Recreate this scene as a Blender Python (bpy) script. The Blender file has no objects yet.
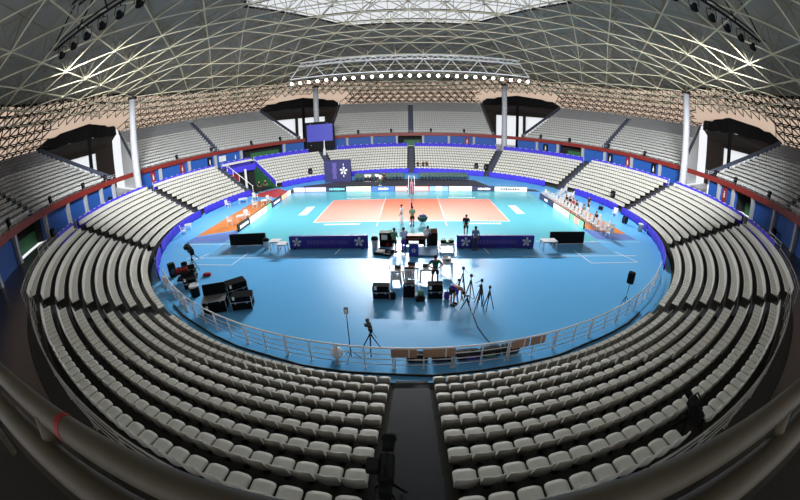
import bpy, math, random
from math import sin, cos, pi, radians as rad, sqrt, atan2, hypot, asin
from mathutils import Vector, Matrix
random.seed(7)
S = bpy.context.scene
COL = S.collection

# ------------------------------------------------------------------ camera, world, exposure
CAM = Vector((0.012, -34.153, 8.713))
YAW, PITCH, ROLL, FPX = 0.0373, 0.3687, -0.0192, 347.3
ex = Vector((cos(YAW), sin(YAW), 0)); f0 = Vector((-sin(YAW), cos(YAW), 0)); ez = Vector((0, 0, 1))
fw = cos(PITCH)*f0 - sin(PITCH)*ez
eu = sin(PITCH)*f0 + cos(PITCH)*ez
rt = cos(ROLL)*ex + sin(ROLL)*eu
up = -sin(ROLL)*ex + cos(ROLL)*eu
cd = bpy.data.cameras.new('camera')
cam = bpy.data.objects.new('camera', cd); COL.objects.link(cam)
cam.matrix_world = Matrix(((rt.x, up.x, -fw.x, CAM.x), (rt.y, up.y, -fw.y, CAM.y), (rt.z, up.z, -fw.z, CAM.z), (0, 0, 0, 1)))
cd.type = 'PANO'
cd.panorama_type = 'FISHEYE_EQUISOLID' if hasattr(cd, 'panorama_type') else None
try:
    cd.cycles.panorama_type = 'FISHEYE_EQUISOLID'
except Exception:
    pass
cd.sensor_fit = 'HORIZONTAL'
cd.sensor_width = 36.0; cd.sensor_height = 22.5
for tgt in (cd, getattr(cd, 'cycles', None)):
    try:
        tgt.fisheye_lens = FPX*36/800
        tgt.fisheye_fov = pi
    except Exception:
        pass
cd.clip_start = 0.02; cd.clip_end = 500
S.camera = cam

W = bpy.data.worlds.new('sky'); S.world = W; W.use_nodes = True
bg = W.node_tree.nodes['Background']
bg.inputs['Color'].default_value = (0.93, 0.96, 1.0, 1)
bg.inputs['Strength'].default_value = 1.0
S.view_settings.view_transform = 'Standard'
S.view_settings.look = 'None'
S.view_settings.gamma = 1.0
S.view_settings.exposure = 0.0
S.view_settings.use_curve_mapping = False
LAMP = 14.0            # brightness of a floodlight lens as seen
BEAM_FAR, BEAM_NEAR = 140.0, 560.0     # watts of each floodlight beam
TILT_FAR, TILT_NEAR, SPREAD_FAR, SPREAD_NEAR = rad(29), rad(18), rad(44), rad(64)
FAN_FAR, FAN_NEAR = rad(10), rad(44)          # the lamps of a row fan outwards

# ------------------------------------------------------------------ materials
def srgb(r, g, b):
    f = lambda c: (c/255/12.92) if c <= 10 else ((c/255+.055)/1.055)**2.4
    return (f(r), f(g), f(b), 1)

def pm(name, c, rough=.6, metal=0., var=.12, scale=3., spec=.4, bump=0.):
    m = bpy.data.materials.new(name); m.use_nodes = True
    nt = m.node_tree; b = nt.nodes['Principled BSDF']
    tc = nt.nodes.new('ShaderNodeTexCoord'); nz = nt.nodes.new('ShaderNodeTexNoise')
    nz.inputs['Scale'].default_value = scale; nz.inputs['Detail'].default_value = 3
    nt.links.new(tc.outputs['Object'], nz.inputs['Vector'])
    mx = nt.nodes.new('ShaderNodeMix'); mx.data_type = 'RGBA'
    nt.links.new(nz.outputs['Fac'], mx.inputs['Factor'])
    c = srgb(*c)
    mx.inputs['A'].default_value = tuple(min(1, x*(1-var)) for x in c[:3])+(1,)
    mx.inputs['B'].default_value = tuple(min(1, x*(1+var)) for x in c[:3])+(1,)
    nt.links.new(mx.outputs['Result'], b.inputs['Base Color'])
    b.inputs['Roughness'].default_value = rough; b.inputs['Metallic'].default_value = metal
    b.inputs['Specular IOR Level'].default_value = spec
    if bump:
        bp = nt.nodes.new('ShaderNodeBump'); bp.inputs['Strength'].default_value = bump
        bp.inputs['Distance'].default_value = .02
        nt.links.new(nz.outputs['Fac'], bp.inputs['Height']); nt.links.new(bp.outputs['Normal'], b.inputs['Normal'])
    return m

def em(name, c, s):
    m = bpy.data.materials.new(name); m.use_nodes = True
    nt = m.node_tree; b = nt.nodes['Principled BSDF']
    b.inputs['Base Color'].default_value = (.03, .03, .035, 1); b.inputs['Emission Color'].default_value = srgb(*c)
    b.inputs['Emission Strength'].default_value = s; b.inputs['Roughness'].default_value = .4
    return m

def transl(name, c, frac=.85):
    m = bpy.data.materials.new(name); m.use_nodes = True
    nt = m.node_tree; nt.nodes.remove(nt.nodes['Principled BSDF'])
    t = nt.nodes.new('ShaderNodeBsdfTranslucent'); d = nt.nodes.new('ShaderNodeBsdfDiffuse'); mx = nt.nodes.new('ShaderNodeMixShader')
    t.inputs['Color'].default_value = srgb(*c); d.inputs['Color'].default_value = srgb(*c)
    mx.inputs['Fac'].default_value = 1-frac
    nt.links.new(t.outputs[0], mx.inputs[1]); nt.links.new(d.outputs[0], mx.inputs[2])
    nt.links.new(mx.outputs[0], nt.nodes['Material Output'].inputs['Surface'])
    return m

M = {}
M['floor'] = pm('blue_floor', (98, 174, 228), .3, 0, .04, .25, .07)
M['mat'] = pm('teal_court_mat', (94, 182, 198), .22, 0, .03, .3, .16)
M['matblue'] = pm('blue_mat', (98, 162, 208), .25, 0, .04, .3, .4)
M['orange'] = pm('orange_court', (230, 124, 88), .32, 0, .03, .4, .4)
M['salmon'] = pm('salmon_court', (232, 150, 130), .32, 0, .03, .4, .4)
M['ochre'] = pm('ochre_floor', (205, 120, 45), .4, 0, .05, .4)
M['redf'] = pm('red_floor', (200, 60, 55), .4, 0, .05, .4)
M['lilacf'] = pm('lilac_floor', (90, 120, 190), .35, 0, .05, .4)
M['line'] = pm('white_line', (235, 240, 242), .4, 0, .03, 2)
M['darkstrip'] = pm('dark_strip', (62, 62, 72), .6, 0, .1, 1)
M['conc'] = pm('dark_concrete', (46, 45, 42), .85, 0, .2, 1.5, .3, .2)
M['aisle'] = pm('navy_aisle_paint', (52, 58, 74), .7, 0, .15, 2)
M['aisledark'] = pm('dark_aisle_paint', (44, 46, 52), .7, 0, .15, 2)
M['walk'] = pm('polished_dark_concrete', (40, 38, 36), .35, 0, .2, .6, .4)
M['seat'] = pm('white_plastic', (192, 191, 183), .5, 0, .06, 8, .3)
M['seatgrey'] = pm('grey_plastic', (182, 183, 181), .55, 0, .08, 6, .3)
M['seatdark'] = pm('darker_grey_plastic', (132, 134, 138), .6, 0, .08, 6, .3)  # darker grey for the topmost rows of the upper stands
M['upconc'] = pm('grey_concrete', (150, 150, 146), .85, 0, .12, 1, .2)
M['red'] = pm('red_paint', (118, 38, 33), .5, 0, .08, 1)
M['bluewall'] = pm('blue_wall_paint', (32, 78, 152), .6, 0, .1, .8)
M['white'] = pm('white_paint', (200, 202, 204), .5, 0, .05, 2)
M['col'] = pm('pale_grey_column', (158, 160, 166), .6, 0, .05, 2)
M['purple'] = pm('purple_blue_fabric', (64, 56, 186), .7, 0, .18, 1.2, .2)
M['purpled'] = pm('indigo_vinyl', (48, 44, 140), .5, 0, .12, 1.5, .3)
M['navy'] = pm('navy_fabric', (38, 40, 88), .7, 0, .12, 2)
M['roof'] = pm('grey_roof_sheet', (152, 151, 144), .8, 0, .12, .35, .2)
M['truss'] = pm('cream_steel', (206, 200, 172), .5, 0, .08, 1)
M['trussd'] = pm('grey_beige_steel', (142, 136, 116), .6, 0, .1, 1)
M['trussw'] = pm('white_steel', (226, 226, 226), .45, 0, .05, 2)
M['trussb'] = pm('silhouette_brown_steel', (32, 23, 18), .8, 0, .15, 2)  # dark brown puts the facade lattice's backlit silhouette into the colour
M['black'] = pm('black_plastic', (15, 16, 18), .65, 0, .15, 6, .15)
M['blackfab'] = pm('black_fabric', (16, 16, 17), .9, 0, .2, 2, .1)
M['brownfab'] = pm('dark_brown_lining', (42, 36, 32), .9, 0, .2, 2, .1)
M['chrome'] = pm('brushed_aluminium', (190, 192, 196), .35, .8, .06, 8)
M['rail'] = pm('pale_painted_steel', (226, 226, 228), .45, 0, .08, 3)
M['pipe'] = pm('worn_cream_pipe', (84, 79, 67), .55, 0, .35, 5, .4, .3)
M['tape'] = pm('red_tape', (150, 30, 34), .6, 0, .1, 4)
M['darkgreen'] = pm('dark_green_plastic', (26, 66, 58), .5, 0, .15, 4)
M['green'] = pm('green_paint', (34, 88, 50), .6, 0, .15, 1)
M['dark'] = pm('dark_opening', (20, 22, 24), .9, 0, .2, 1)
M['maroon'] = pm('maroon_board', (120, 34, 40), .6, 0, .1, 2)
M['card'] = pm('tan_cardboard', (176, 140, 116), .8, 0, .1, 4)
M['wood'] = pm('brown_wood', (120, 74, 46), .6, 0, .2, 4)
M['paper'] = pm('white_paper', (238, 238, 236), .7, 0, .03, 4)
M['skin'] = pm('skin', (172, 122, 96), .6, 0, .06, 6)
M['hair'] = pm('dark_hair', (30, 24, 22), .8, 0, .2, 8)
M['teal_t'] = pm('dark_green_cloth', (22, 84, 66), .8, 0, .1, 8)
M['lgreen'] = pm('grey_green_cloth', (92, 138, 108), .8, 0, .1, 8)
M['greyblue'] = pm('grey_blue_cloth', (96, 128, 158), .8, 0, .1, 8)
M['blackcl'] = pm('black_cloth', (24, 24, 28), .85, 0, .15, 8)
M['whitecl'] = pm('white_cloth', (228, 230, 236), .8, 0, .05, 8)
M['purplecl'] = pm('violet_cloth', (70, 48, 150), .8, 0, .1, 8)
M['lblue'] = pm('pale_blue_cloth', (170, 192, 222), .8, 0, .08, 8)
M['redcl'] = pm('red_cloth', (168, 40, 48), .8, 0, .1, 6)
M['pinkpad'] = pm('faded_pink_vinyl', (176, 120, 132), .6, 0, .1, 4)
M['case'] = pm('matt_black_laminate', (20, 22, 26), .8, 0, .15, 4, .04)
M['rail2'] = pm('dull_painted_steel', (140, 138, 132), .5, 0, .1, 3)
M['cable'] = pm('black_rubber', (24, 28, 34), .7, 0, .1, 6)
M['window'] = transl('translucent_daylight_glass', (250, 250, 250), .95)
M['peach'] = transl('translucent_peach_cladding', (226, 198, 174), .9)
M['lamp'] = em('lamp_lens', (255, 253, 248), LAMP)
M['screen'] = em('blue_screen', (58, 62, 200), .8)
M['led_red'] = em('red_tally_light', (255, 60, 70), 4)

# ------------------------------------------------------------------ mesh builder
LAST = [None]
class MB:
    def __init__(s): s.v = []; s.f = []; s.mi = []; s.cur = 0
    def add(s, vs, fs):
        o = len(s.v); s.v += [tuple(x) for x in vs]; s.f += [tuple(o+i for i in f) for f in fs]; s.mi += [s.cur]*len(fs); return s
    def box(s, c, d, rz=0, tilt=0):
        hx, hy, hz = d[0]/2, d[1]/2, d[2]/2
        R = Matrix.Rotation(rz, 3, 'Z') @ Matrix.Rotation(tilt, 3, 'X')
        vs = [Vector(c)+R@Vector((x*hx, y*hy, z*hz)) for z in (-1, 1) for x, y in ((-1, -1), (1, -1), (1, 1), (-1, 1))]
        return s.add(vs, [(3, 2, 1, 0), (4, 5, 6, 7), (0, 1, 5, 4), (1, 2, 6, 5), (2, 3, 7, 6), (3, 0, 4, 7)])
    def bev(s, c, d, b=.02, rz=0, tilt=0):
        # box with chamfered vertical edges and a chamfered top
        hx, hy, hz = d[0]/2, d[1]/2, d[2]/2; b = min(b, hx*.45, hy*.45, hz*.45)
        R = Matrix.Rotation(rz, 3, 'Z') @ Matrix.Rotation(tilt, 3, 'X')
        def ring(x, y, k): return [(-x+k, -y), (x-k, -y), (x, -y+k), (x, y-k), (x-k, y), (-x+k, y), (-x, y-k), (-x, -y+k)]
        rings = [(ring(hx-b, hy-b, b*.6), -hz), (ring(hx, hy, b), -hz+b), (ring(hx, hy, b), hz-b), (ring(hx-b, hy-b, b*.6), hz)]
        vs = [Vector(c)+R@Vector((x, y, z)) for r, z in rings for x, y in r]
        fs = [tuple(range(7, -1, -1)), tuple(range(24, 32))]
        for k in range(3):
            for i in range(8):
                j = (i+1) % 8; fs.append((k*8+i, k*8+j, k*8+8+j, k*8+8+i))
        return s.add(vs, fs)
    def cyl(s, a, b, r, n=8, r2=None, caps=True):
        a = Vector(a); b = Vector(b); d = b-a
        if d.length < 1e-6: return s
        d.normalize(); u = d.orthogonal().normalized(); w = d.cross(u); r2 = r if r2 is None else r2
        vs = [a+(u*cos(t)+w*sin(t))*r for t in (2*pi*i/n for i in range(n))]+[b+(u*cos(t)+w*sin(t))*r2 for t in (2*pi*i/n for i in range(n))]
        fs = [(i, (i+1) % n, n+(i+1) % n, n+i) for i in range(n)]
        if caps: fs += [tuple(range(n-1, -1, -1)), tuple(range(n, 2*n))]
        return s.add(vs, fs)
    def tube(s, path, r, n=8, closed=False):
        P = [Vector(p) for p in path]; vs = []; fs = []; u = None
        for i, p in enumerate(P):
            a = P[i-1] if (i or closed) else P[i]; b = P[(i+1) % len(P)] if (i < len(P)-1 or closed) else P[i]
            d = (b-a).normalized()
            u = d.orthogonal().normalized() if u is None else (u-d*u.dot(d)).normalized()
            w = d.cross(u)
            vs += [p+(u*cos(2*pi*k/n)+w*sin(2*pi*k/n))*r for k in range(n)]
        m = len(P)
        for i in range(m if closed else m-1):
            j = (i+1) % m
            for k in range(n): fs.append((i*n+k, i*n+(k+1) % n, j*n+(k+1) % n, j*n+k))
        if not closed: fs += [tuple(range(n-1, -1, -1)), tuple((m-1)*n+k for k in range(n))]
        return s.add(vs, fs)
    def lathe(s, prof, n=16, c=(0, 0, 0)):
        vs = [(c[0]+r*cos(2*pi*k/n), c[1]+r*sin(2*pi*k/n), c[2]+z) for r, z in prof for k in range(n)]
        fs = [(i*n+k, i*n+(k+1) % n, (i+1)*n+(k+1) % n, (i+1)*n+k) for i in range(len(prof)-1) for k in range(n)]
        fs += [tuple(range(n-1, -1, -1)), tuple((len(prof)-1)*n+k for k in range(n))]
        return s.add(vs, fs)
    def sph(s, c, r, n=10, m=6, sc=(1, 1, 1)):
        prof = [(max(1e-4, sin(pi*i/m)), -cos(pi*i/m)) for i in range(m+1)]
        vs = [(c[0]+r*sc[0]*p*cos(2*pi*k/n), c[1]+r*sc[1]*p*sin(2*pi*k/n), c[2]+r*sc[2]*z) for p, z in prof for k in range(n)]
        return s.add(vs, [(i*n+k, i*n+(k+1) % n, (i+1)*n+(k+1) % n, (i+1)*n+k) for i in range(m) for k in range(n)])
    def prism(s, poly, z0, z1):
        n = len(poly); vs = [(x, y, z0) for x, y in poly]+[(x, y, z1) for x, y in poly]
        return s.add(vs, [tuple(range(n-1, -1, -1)), tuple(range(n, 2*n))]+[(i, (i+1) % n, n+(i+1) % n, n+i) for i in range(n)])
    def xprism(s, poly, x0, x1):   # outline in (y, z), extruded along x
        n = len(poly); vs = [(x0, y, z) for y, z in poly]+[(x1, y, z) for y, z in poly]
        return s.add(vs, [tuple(range(n)), tuple(range(2*n-1, n-1, -1))]+[(i, n+i, n+(i+1) % n, (i+1) % n) for i in range(n)])
    def yprism(s, poly, y0, y1):   # outline in (x, z), extruded along y
        n = len(poly); vs = [(x, y0, z) for x, z in poly]+[(x, y1, z) for x, z in poly]
        return s.add(vs, [tuple(range(n)), tuple(range(2*n-1, n-1, -1))]+[(i, n+i, n+(i+1) % n, (i+1) % n) for i in range(n)])
    def mesh(s, name, mats, smooth=False):
        me = bpy.data.meshes.new(name); me.from_pydata(s.v, [], s.f); me.update()
        for m in (mats if isinstance(mats, (list, tuple)) else [mats]): me.materials.append(m)
        if any(s.mi): me.polygons.foreach_set('material_index', s.mi)
        if smooth:
            me.polygons.foreach_set('use_smooth', [True]*len(me.polygons))
        return me
    def build(s, name, mats, parent=None, smooth=False, loc=None, rz=None):
        o = bpy.data.objects.new(name, s.mesh(name, mats, smooth)); COL.objects.link(o); LAST[0] = o
        if parent is not None: o.parent = parent
        if loc is not None: o.location = loc
        if rz is not None: o.rotation_euler.z = rz
        return o

def tag(o, label, cat, group=None):
    o['label'] = label; o['category'] = cat
    if group: o['group'] = group
    return o
def thing(name, label, cat, loc=(0, 0, 0), rz=0, group=None):
    o = bpy.data.objects.new(name, None); COL.objects.link(o); o.empty_display_size = .2
    o.location = loc; o.rotation_euler = (0, 0, rz)
    return tag(o, label, cat, group)
def struct(o): o['kind'] = 'structure'; return o
def dup(root, loc, rz, label, group=None):
    r = root.copy(); COL.objects.link(r); r.location = loc; r.rotation_euler = (0, 0, rz); r['label'] = label
    if group: r['group'] = group
    for ch in list(root.children):
        c = ch.copy(); COL.objects.link(c); c.parent = r
        for g in list(ch.children):
            d = g.copy(); COL.objects.link(d); d.parent = c
    return r
def pol(R, az, z=0.): return (R*sin(rad(az)), R*cos(rad(az)), z)     # az in degrees from +y (far side) towards +x
def project(p):
    d = Vector(p)-CAM; X = d.dot(rt); Y = d.dot(up); F = d.dot(fw); rr = hypot(X, Y); th = atan2(rr, F); r = 2*FPX*sin(th/2)
    return 400+X/rr*r, 250-Y/rr*r
ORD = ['zeroth', 'first', 'second', 'third', 'fourth', 'fifth', 'sixth', 'seventh', 'eighth', 'ninth', 'tenth', 'eleventh', 'twelfth', 'thirteenth',
       'fourteenth', 'fifteenth', 'sixteenth', 'seventeenth', 'eighteenth', 'nineteenth', 'twentieth', 'twenty-first', 'twenty-second', 'twenty-third',
       'twenty-fourth', 'twenty-fifth', 'twenty-sixth', 'twenty-seventh', 'twenty-eighth', 'twenty-ninth', 'thirtieth', 'thirty-first', 'thirty-second',
       'thirty-third', 'thirty-fourth', 'thirty-fifth', 'thirty-sixth', 'thirty-seventh', 'thirty-eighth', 'thirty-ninth', 'fortieth']

# ------------------------------------------------------------------ arena dimensions
R1, DR, DZ = 25.25, .80, .391           # first seat row, tread, rise
TZ = lambda k: .25+DZ*k                 # tread level of row k (0..9)
ZC = 3.80                               # concourse level
RW = 37.3                               # concourse wall
UR0, UDR, UZ0, UDZ, UN = 37.9, .80, 6.5, .465, 15
HW = 16.3                               # half width of an upper stand block

# ------------------------------------------------------------------ floor
m = MB(); m.lathe([(25.3, -.3), (25.3, 0)], 120); struct(m.build('floor', M['floor']))
floor = bpy.data.objects['floor']
def flat(name, poly, z, mat):
    o = MB().prism(poly, .0005, z).build(name, mat, floor); return struct(o)
flat('court_mat', [(-15.6, -9.9), (15.6, -9.9), (15.6, 9.6), (-15.6, 9.6)], .004, M['mat'])
flat('blue_mat', [(-15.6, -12.75), (15.6, -12.75), (15.6, -9.9), (-15.6, -9.9)], .004, M['matblue'])
flat('court_field', [(-9, -4.5), (-3, -4.5), (-3, 4.5), (-9, 4.5)], .007, M['salmon'])
flat('court_field', [(3, -4.5), (9, -4.5), (9, 4.5), (3, 4.5)], .007, M['salmon'])
flat('court_field', [(-3, -4.5), (3, -4.5), (3, 4.5), (-3, 4.5)], .007, M['orange'])
flat('ochre_zone', [(-20.2, -7.8), (-16.3, -6.2), (-15.7, -4.5), (-16.2, 6.2), (-19.9, 5.7)], .004, M['ochre'])
flat('ochre_zone', [(20.1, -7.9), (17.2, -7.4), (16.2, -6.4), (16.2, 6), (19.6, 5.6)], .004, M['ochre'])
flat('lilac_zone', [(-20.4, -9.6), (-15.7, -9.6), (-15.7, -6.3), (-20.2, -8)], .004, M['lilacf'])
flat('lilac_zone', [(20.4, -9.4), (15.7, -9.4), (15.7, -6.5), (20.1, -8)], .004, M['lilacf'])
flat('red_zone', [(-22.6, 9.6), (-20, 14.2), (-15.9, 10.1), (-16.9, 7.2)], .004, M['redf'])
flat('dark_strip', [(-17.5, 10), (17.5, 9.9), (17.2, 11.4), (11, 12.6), (9.6, 17.6), (0, 18.6), (-9, 18.2), (-16, 14.8)], .005, M['darkstrip'])
lm = MB()
def line(a, b, w=.06, z=.0095):
    a = Vector((a[0], a[1], 0)); b = Vector((b[0], b[1], 0)); d = (b-a).normalized(); n = Vector((-d.y, d.x, 0))*w/2
    lm.prism([tuple(q.xy) for q in (a-n, b-n, b+n, a+n)], .0005, z)
for x in (-9, 9): line((x, -4.53), (x, 4.53))
for y in (-4.5, 4.5): line((-9, y), (9, y))
for x in (-3, 3): line((x, -5.9), (x, 5.6))
for sx in (-1, 1):
    line((sx*20.5, -10), (sx*12.8, -10.05), .07); line((sx*17.6, -13.15), (sx*7.6, -12.95), .07)
    line((sx*16.9, -14.4), (sx*12.5, -14.35), .07); line((sx*16.9, -14.4), (sx*15.9, -12.2), .07); line((sx*12.5, -14.35), (sx*12.2, -12.0), .07)
    line((sx*5.3, -12.4), (sx*5.1, -11.1), .07)
for k in range(30):
    x = -14.8+k*1.02; line((x, -9.9), (x+.5, -9.9), .05)
struct(lm.build('floor_lines', M['line'], floor))
wm = MB()
for x0, x1, y, h in ((-7.8, -4.6, -5.25, .34), (4.9, 7.8, -5.25, .34), (-7.6, -4.9, 5.3, .34), (4.2, 7.3, 5.3, .34)):
    x = x0
    while x < x1:
        w = random.choice((.16, .2, .26)); wm.prism([(x, y-h/2), (x+w, y-h/2), (x+w+.08, y+h/2), (x+.08, y+h/2)], .0005, .0095); x += w+.07
for sx in (-1, 1):
    wm.prism([(sx*11.4, -1.75), (sx*10.5, -1.75), (sx*10.5, 1.6), (sx*11.4, 1.6)][::sx], .0005, .0095)
struct(wm.build('floor_lettering', M['line'], floor))

# ------------------------------------------------------------------ lower terrace
VOM = (-64.3, -53.4)                    # gangway mouth in the far left block
AIS = [i*30 if i != 10 else -65.2 for i in range(12)]
def az_range(a0, a1, st=2.):
    n = max(1, int(math.ceil((a1-a0)/st))); return [a0+(a1-a0)*i/n for i in range(n+1)]
def ringstep(mb, r0, r1, z, zb, a0, a1):
    A = az_range(a0, a1)
    vs = []
    for a in A: vs += [pol(r0, a, zb), pol(r0, a, z), pol(r1, a, z)]
    fs = []
    for i in range(len(A)-1):
        j = 3*i; fs += [(j, j+1, j+4, j+3), (j+1, j+2, j+5, j+4)]
    mb.add(vs, fs)
tb = MB()
for k in range(10):
    r0 = R1-.1+DR*k; z = TZ(k); zb = TZ(k-1) if k else 0
    if k < 9: ringstep(tb, r0, r0+DR, z, zb, VOM[1], 360+VOM[0])
    else: ringstep(tb, r0, r0+DR, z, zb, -180, 180)
struct(tb.build('lower_terrace', M['conc']))
# concourse deck
cm = MB(); ringstep(cm, R1-.1+8.0, 37.6, ZC, TZ(9), -180, 180); struct(cm.build('floor_concourse', M['walk']))
# painted aisles every 30 degrees
for az in AIS:
    am = MB(); a = rad(az); ca, sa = cos(a), sin(a)
    for k in range(10):
        r0 = R1-.1+DR*k; r1 = r0+DR; z = TZ(k)+.006
        for (ra, rb, zz, lowr) in ((r0-.006, r1-.006, z, TZ(k-1) if k else .0),):
            P = [(ra, -.6, lowr), (ra, .6, lowr), (ra, .6, zz), (ra, -.6, zz), (rb, .6, zz), (rb, -.6, zz)]
            am.add([(r*sa+t*ca, r*ca-t*sa, q) for r, t, q in P], [(0, 1, 2, 3), (3, 2, 4, 5)])
        # half step
        P = [(r0-.32, -.58, zz-DZ/2), (r0-.32, .58, zz-DZ/2), (r0, .58, zz-DZ/2), (r0, -.58, zz-DZ/2), (r0-.32, -.58, zz-DZ), (r0-.32, .58, zz-DZ)]
        am.add([(r*sa+t*ca, r*ca-t*sa, q) for r, t, q in P], [(0, 1, 2, 3), (4, 5, 1, 0)])
    struct(am.build('aisle_steps', M['aisledark'] if 120 <= az <= 240 else M['aisle']))

# ------------------------------------------------------------------ lower seats
def seat_pan_mb():
    # local frame: y = towards the court, origin on the tread below the front edge
    m = MB(); nx, ny = 6, 5; top = []; hw = .205
    for j in range(ny+1):
        v = j/ny
        for i in range(nx+1):
            u = i/nx*2-1
            x = u*hw*(1-.13*(abs(v-.5)*2)**6); y = -v*.42+(.035*u**4 if j == ny else -.035*u**4 if j == 0 else 0)
            z = .42-.028*(1-u*u)*(1-(2*v-1)**4)-.03*max(0, .18-v)/.18 + .012*v
            top.append((x, y, z))
    m.add(top, [(j*(nx+1)+i, (j+1)*(nx+1)+i, (j+1)*(nx+1)+i+1, j*(nx+1)+i+1) for j in range(ny) for i in range(nx)])
    bot = [(x*.96, y*.96-.008, min(z-.035, .37)) for x, y, z in top]
    m.add(bot, [(j*(nx+1)+i, j*(nx+1)+i+1, (j+1)*(nx+1)+i+1, (j+1)*(nx+1)+i) for j in range(ny) for i in range(nx)])
    rim = [i for i in range(nx+1)]+[j*(nx+1)+nx for j in range(1, ny+1)]+[ny*(nx+1)+i for i in range(nx-1, -1, -1)]+[j*(nx+1) for j in range(ny-1, 0, -1)]
    N = (nx+1)*(ny+1); n = len(rim); m.f += [(rim[i], rim[(i+1) % n], N+rim[(i+1) % n], N+rim[i]) for i in range(n)]; m.mi += [0]*n
    return m
def seat_back_mb():
    m = MB(); n = 8
    out = []
    for th, off in ((0, 0), (1, -.035)):
        for i in range(n+1):
            u = i/n*2-1; x = u*.205; yb = -.40+.05*u*u+off
            h = .32-.06*max(0, abs(u)-.6)/.4
            out.append([(x, yb, .36), (x*.99, yb-.035, .42+h*.55), (x*.95, yb-.055, .43+h)])
    A, B = out[:n+1], out[n+1:]
    vs = [p for c in A for p in c]+[p for c in B for p in c]; o = 3*(n+1); fs = []
    for i in range(n):
        for j in range(2):
            a = 3*i+j; fs += [(a, a+1, a+4, a+3), (o+a, o+a+3, o+a+4, o+a+1)]
        fs += [(3*i+2, o+3*i+2, o+3*i+5, 3*i+5), (3*i, 3*i+3, o+3*i+3, o+3*i)]
    fs += [(0, o, o+1, 1), (1, o+1, o+2, 2)]; e = 3*n
    fs += [(e, e+1, o+e+1, o+e), (e+1, e+2, o+e+2, o+e+1)]
    m.add(vs, fs); return m
def seat_bracket_mb():
    m = MB(); m.box((0, -.24, .18), (.05, .06, .36)); m.box((0, -.2, .365), (.3, .05, .03)); m.box((0, -.24, .012), (.12, .1, .024)); return m
# low-detail seat for the far mass
LV = [(-.2, 0, .40), (.2, 0, .40), (.2, -.02, .425), (-.2, -.02, .425), (-.2, -.42, .425), (.2, -.42, .425), (-.2, -.43, .39), (.2, -.43, .39), (-.19, -.47, .74), (.19, -.47, .74), (-.19, -.5, .73), (.19, -.5, .73), (.2, -.46, .36), (-.2, -.46, .36)]
LF = [(0, 1, 2, 3), (3, 2, 5, 4), (4, 5, 9, 8), (8, 9, 11, 10), (10, 11, 12, 13), (0, 3, 4, 8, 10, 13), (1, 12, 11, 9, 5, 2), (0, 13, 12, 1)]
slots = []
for k in range(10):
    Rk = R1+DR*k
    for s_ in range(12):
        lo_, hi_ = s_*30, s_*30+30
        if s_ == 9: hi_ = 360-65.2
        if s_ == 10: lo_ = 360-65.2
        c = (lo_+hi_)/2; arc = rad(hi_-lo_)*Rk-2*.68; n = int(arc/.448)
        for i in range(n):
            off = (i-(n-1)/2)*arc/n; az = c+math.degrees(off/Rk)
            az = (az+180) % 360-180
            if VOM[0]-.4 < az < VOM[1]+.5 and k < 9: continue
            if k == 9 and (-53.6 < az < 60 or abs(az) > 150): continue   # these blocks end with a railing here
            if k == 8 and 168.9 < az < 170.5: continue        # a gap where a camera stands
            slots.append((k, s_, i, n, az, Rk))
vis = []
for sl in slots:
    k, s_, i, n, az, Rk = sl; p = Vector(pol(Rk+.3, az, TZ(k)+.5)); d = p-CAM
    if d.dot(fw) < -.2*d.length: continue
    u, v = project(p)
    pp = Vector((d.x, d.y, d.z)); slope = d.y/max(1e-6, -d.z)
    if -6 < u < 806 and -6 < v < 516 and slope > .36: vis.append((d.length, sl))
vis.sort(key=lambda q: q[0])
near = set(q[1][:3] for q in vis[:300])
proto = None; mass = MB()
pan_me = seat_pan_mb().mesh('seat_pan', M['seat'], True); back_me = seat_back_mb().mesh('backrest', M['seat'], True); br_me = seat_bracket_mb().mesh('bracket', M['black'])
RW_ = ['front', 'second', 'third', 'fourth', 'fifth', 'sixth', 'seventh', 'eighth', 'ninth', 'tenth']
for (k, s_, i, n, az, Rk) in slots:
    if (k, s_, i) in near:
        x, y, _ = pol(Rk, az)
        num = (n-1-i) if s_ in (5, 4) else i       # counted outwards from the centre aisle
        sd = 'right' if s_ in (5, 4) else 'left'
        lab = (f'white plastic seat, {ORD[num+1]} {sd} of the centre aisle, {RW_[k]} row from the court' if s_ in (5, 6)
               else f'white plastic seat, {ORD[num+1]} past the second {sd} aisle, {RW_[k]} row from the court')
        if proto is None:
            proto = thing('stadium_seat', lab, 'stadium seat', (x, y, TZ(k)), -rad(az)+pi, 'white seats of the lower bowl')
            for nm, me in (('seat_pan', pan_me), ('backrest', back_me), ('bracket', br_me)):
                o = bpy.data.objects.new(nm, me); COL.objects.link(o); o.parent = proto
        else:
            dup(proto, (x, y, TZ(k)), -rad(az)+pi, lab)
    else:
        a = rad(az); ca, sa = cos(a), sin(a); z = TZ(k)
        mass.add([((Rk-y)*sa+x*ca, (Rk-y)*ca-x*sa, z+q) for x, y, q in LV], LF)
o = mass.build('stadium_seats', M['seat']); o['kind'] = 'stuff'
tag(o, 'ring of off-white plastic seats filling the rest of the lower bowl around the court', 'seats', 'white seats of the lower bowl')

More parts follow.
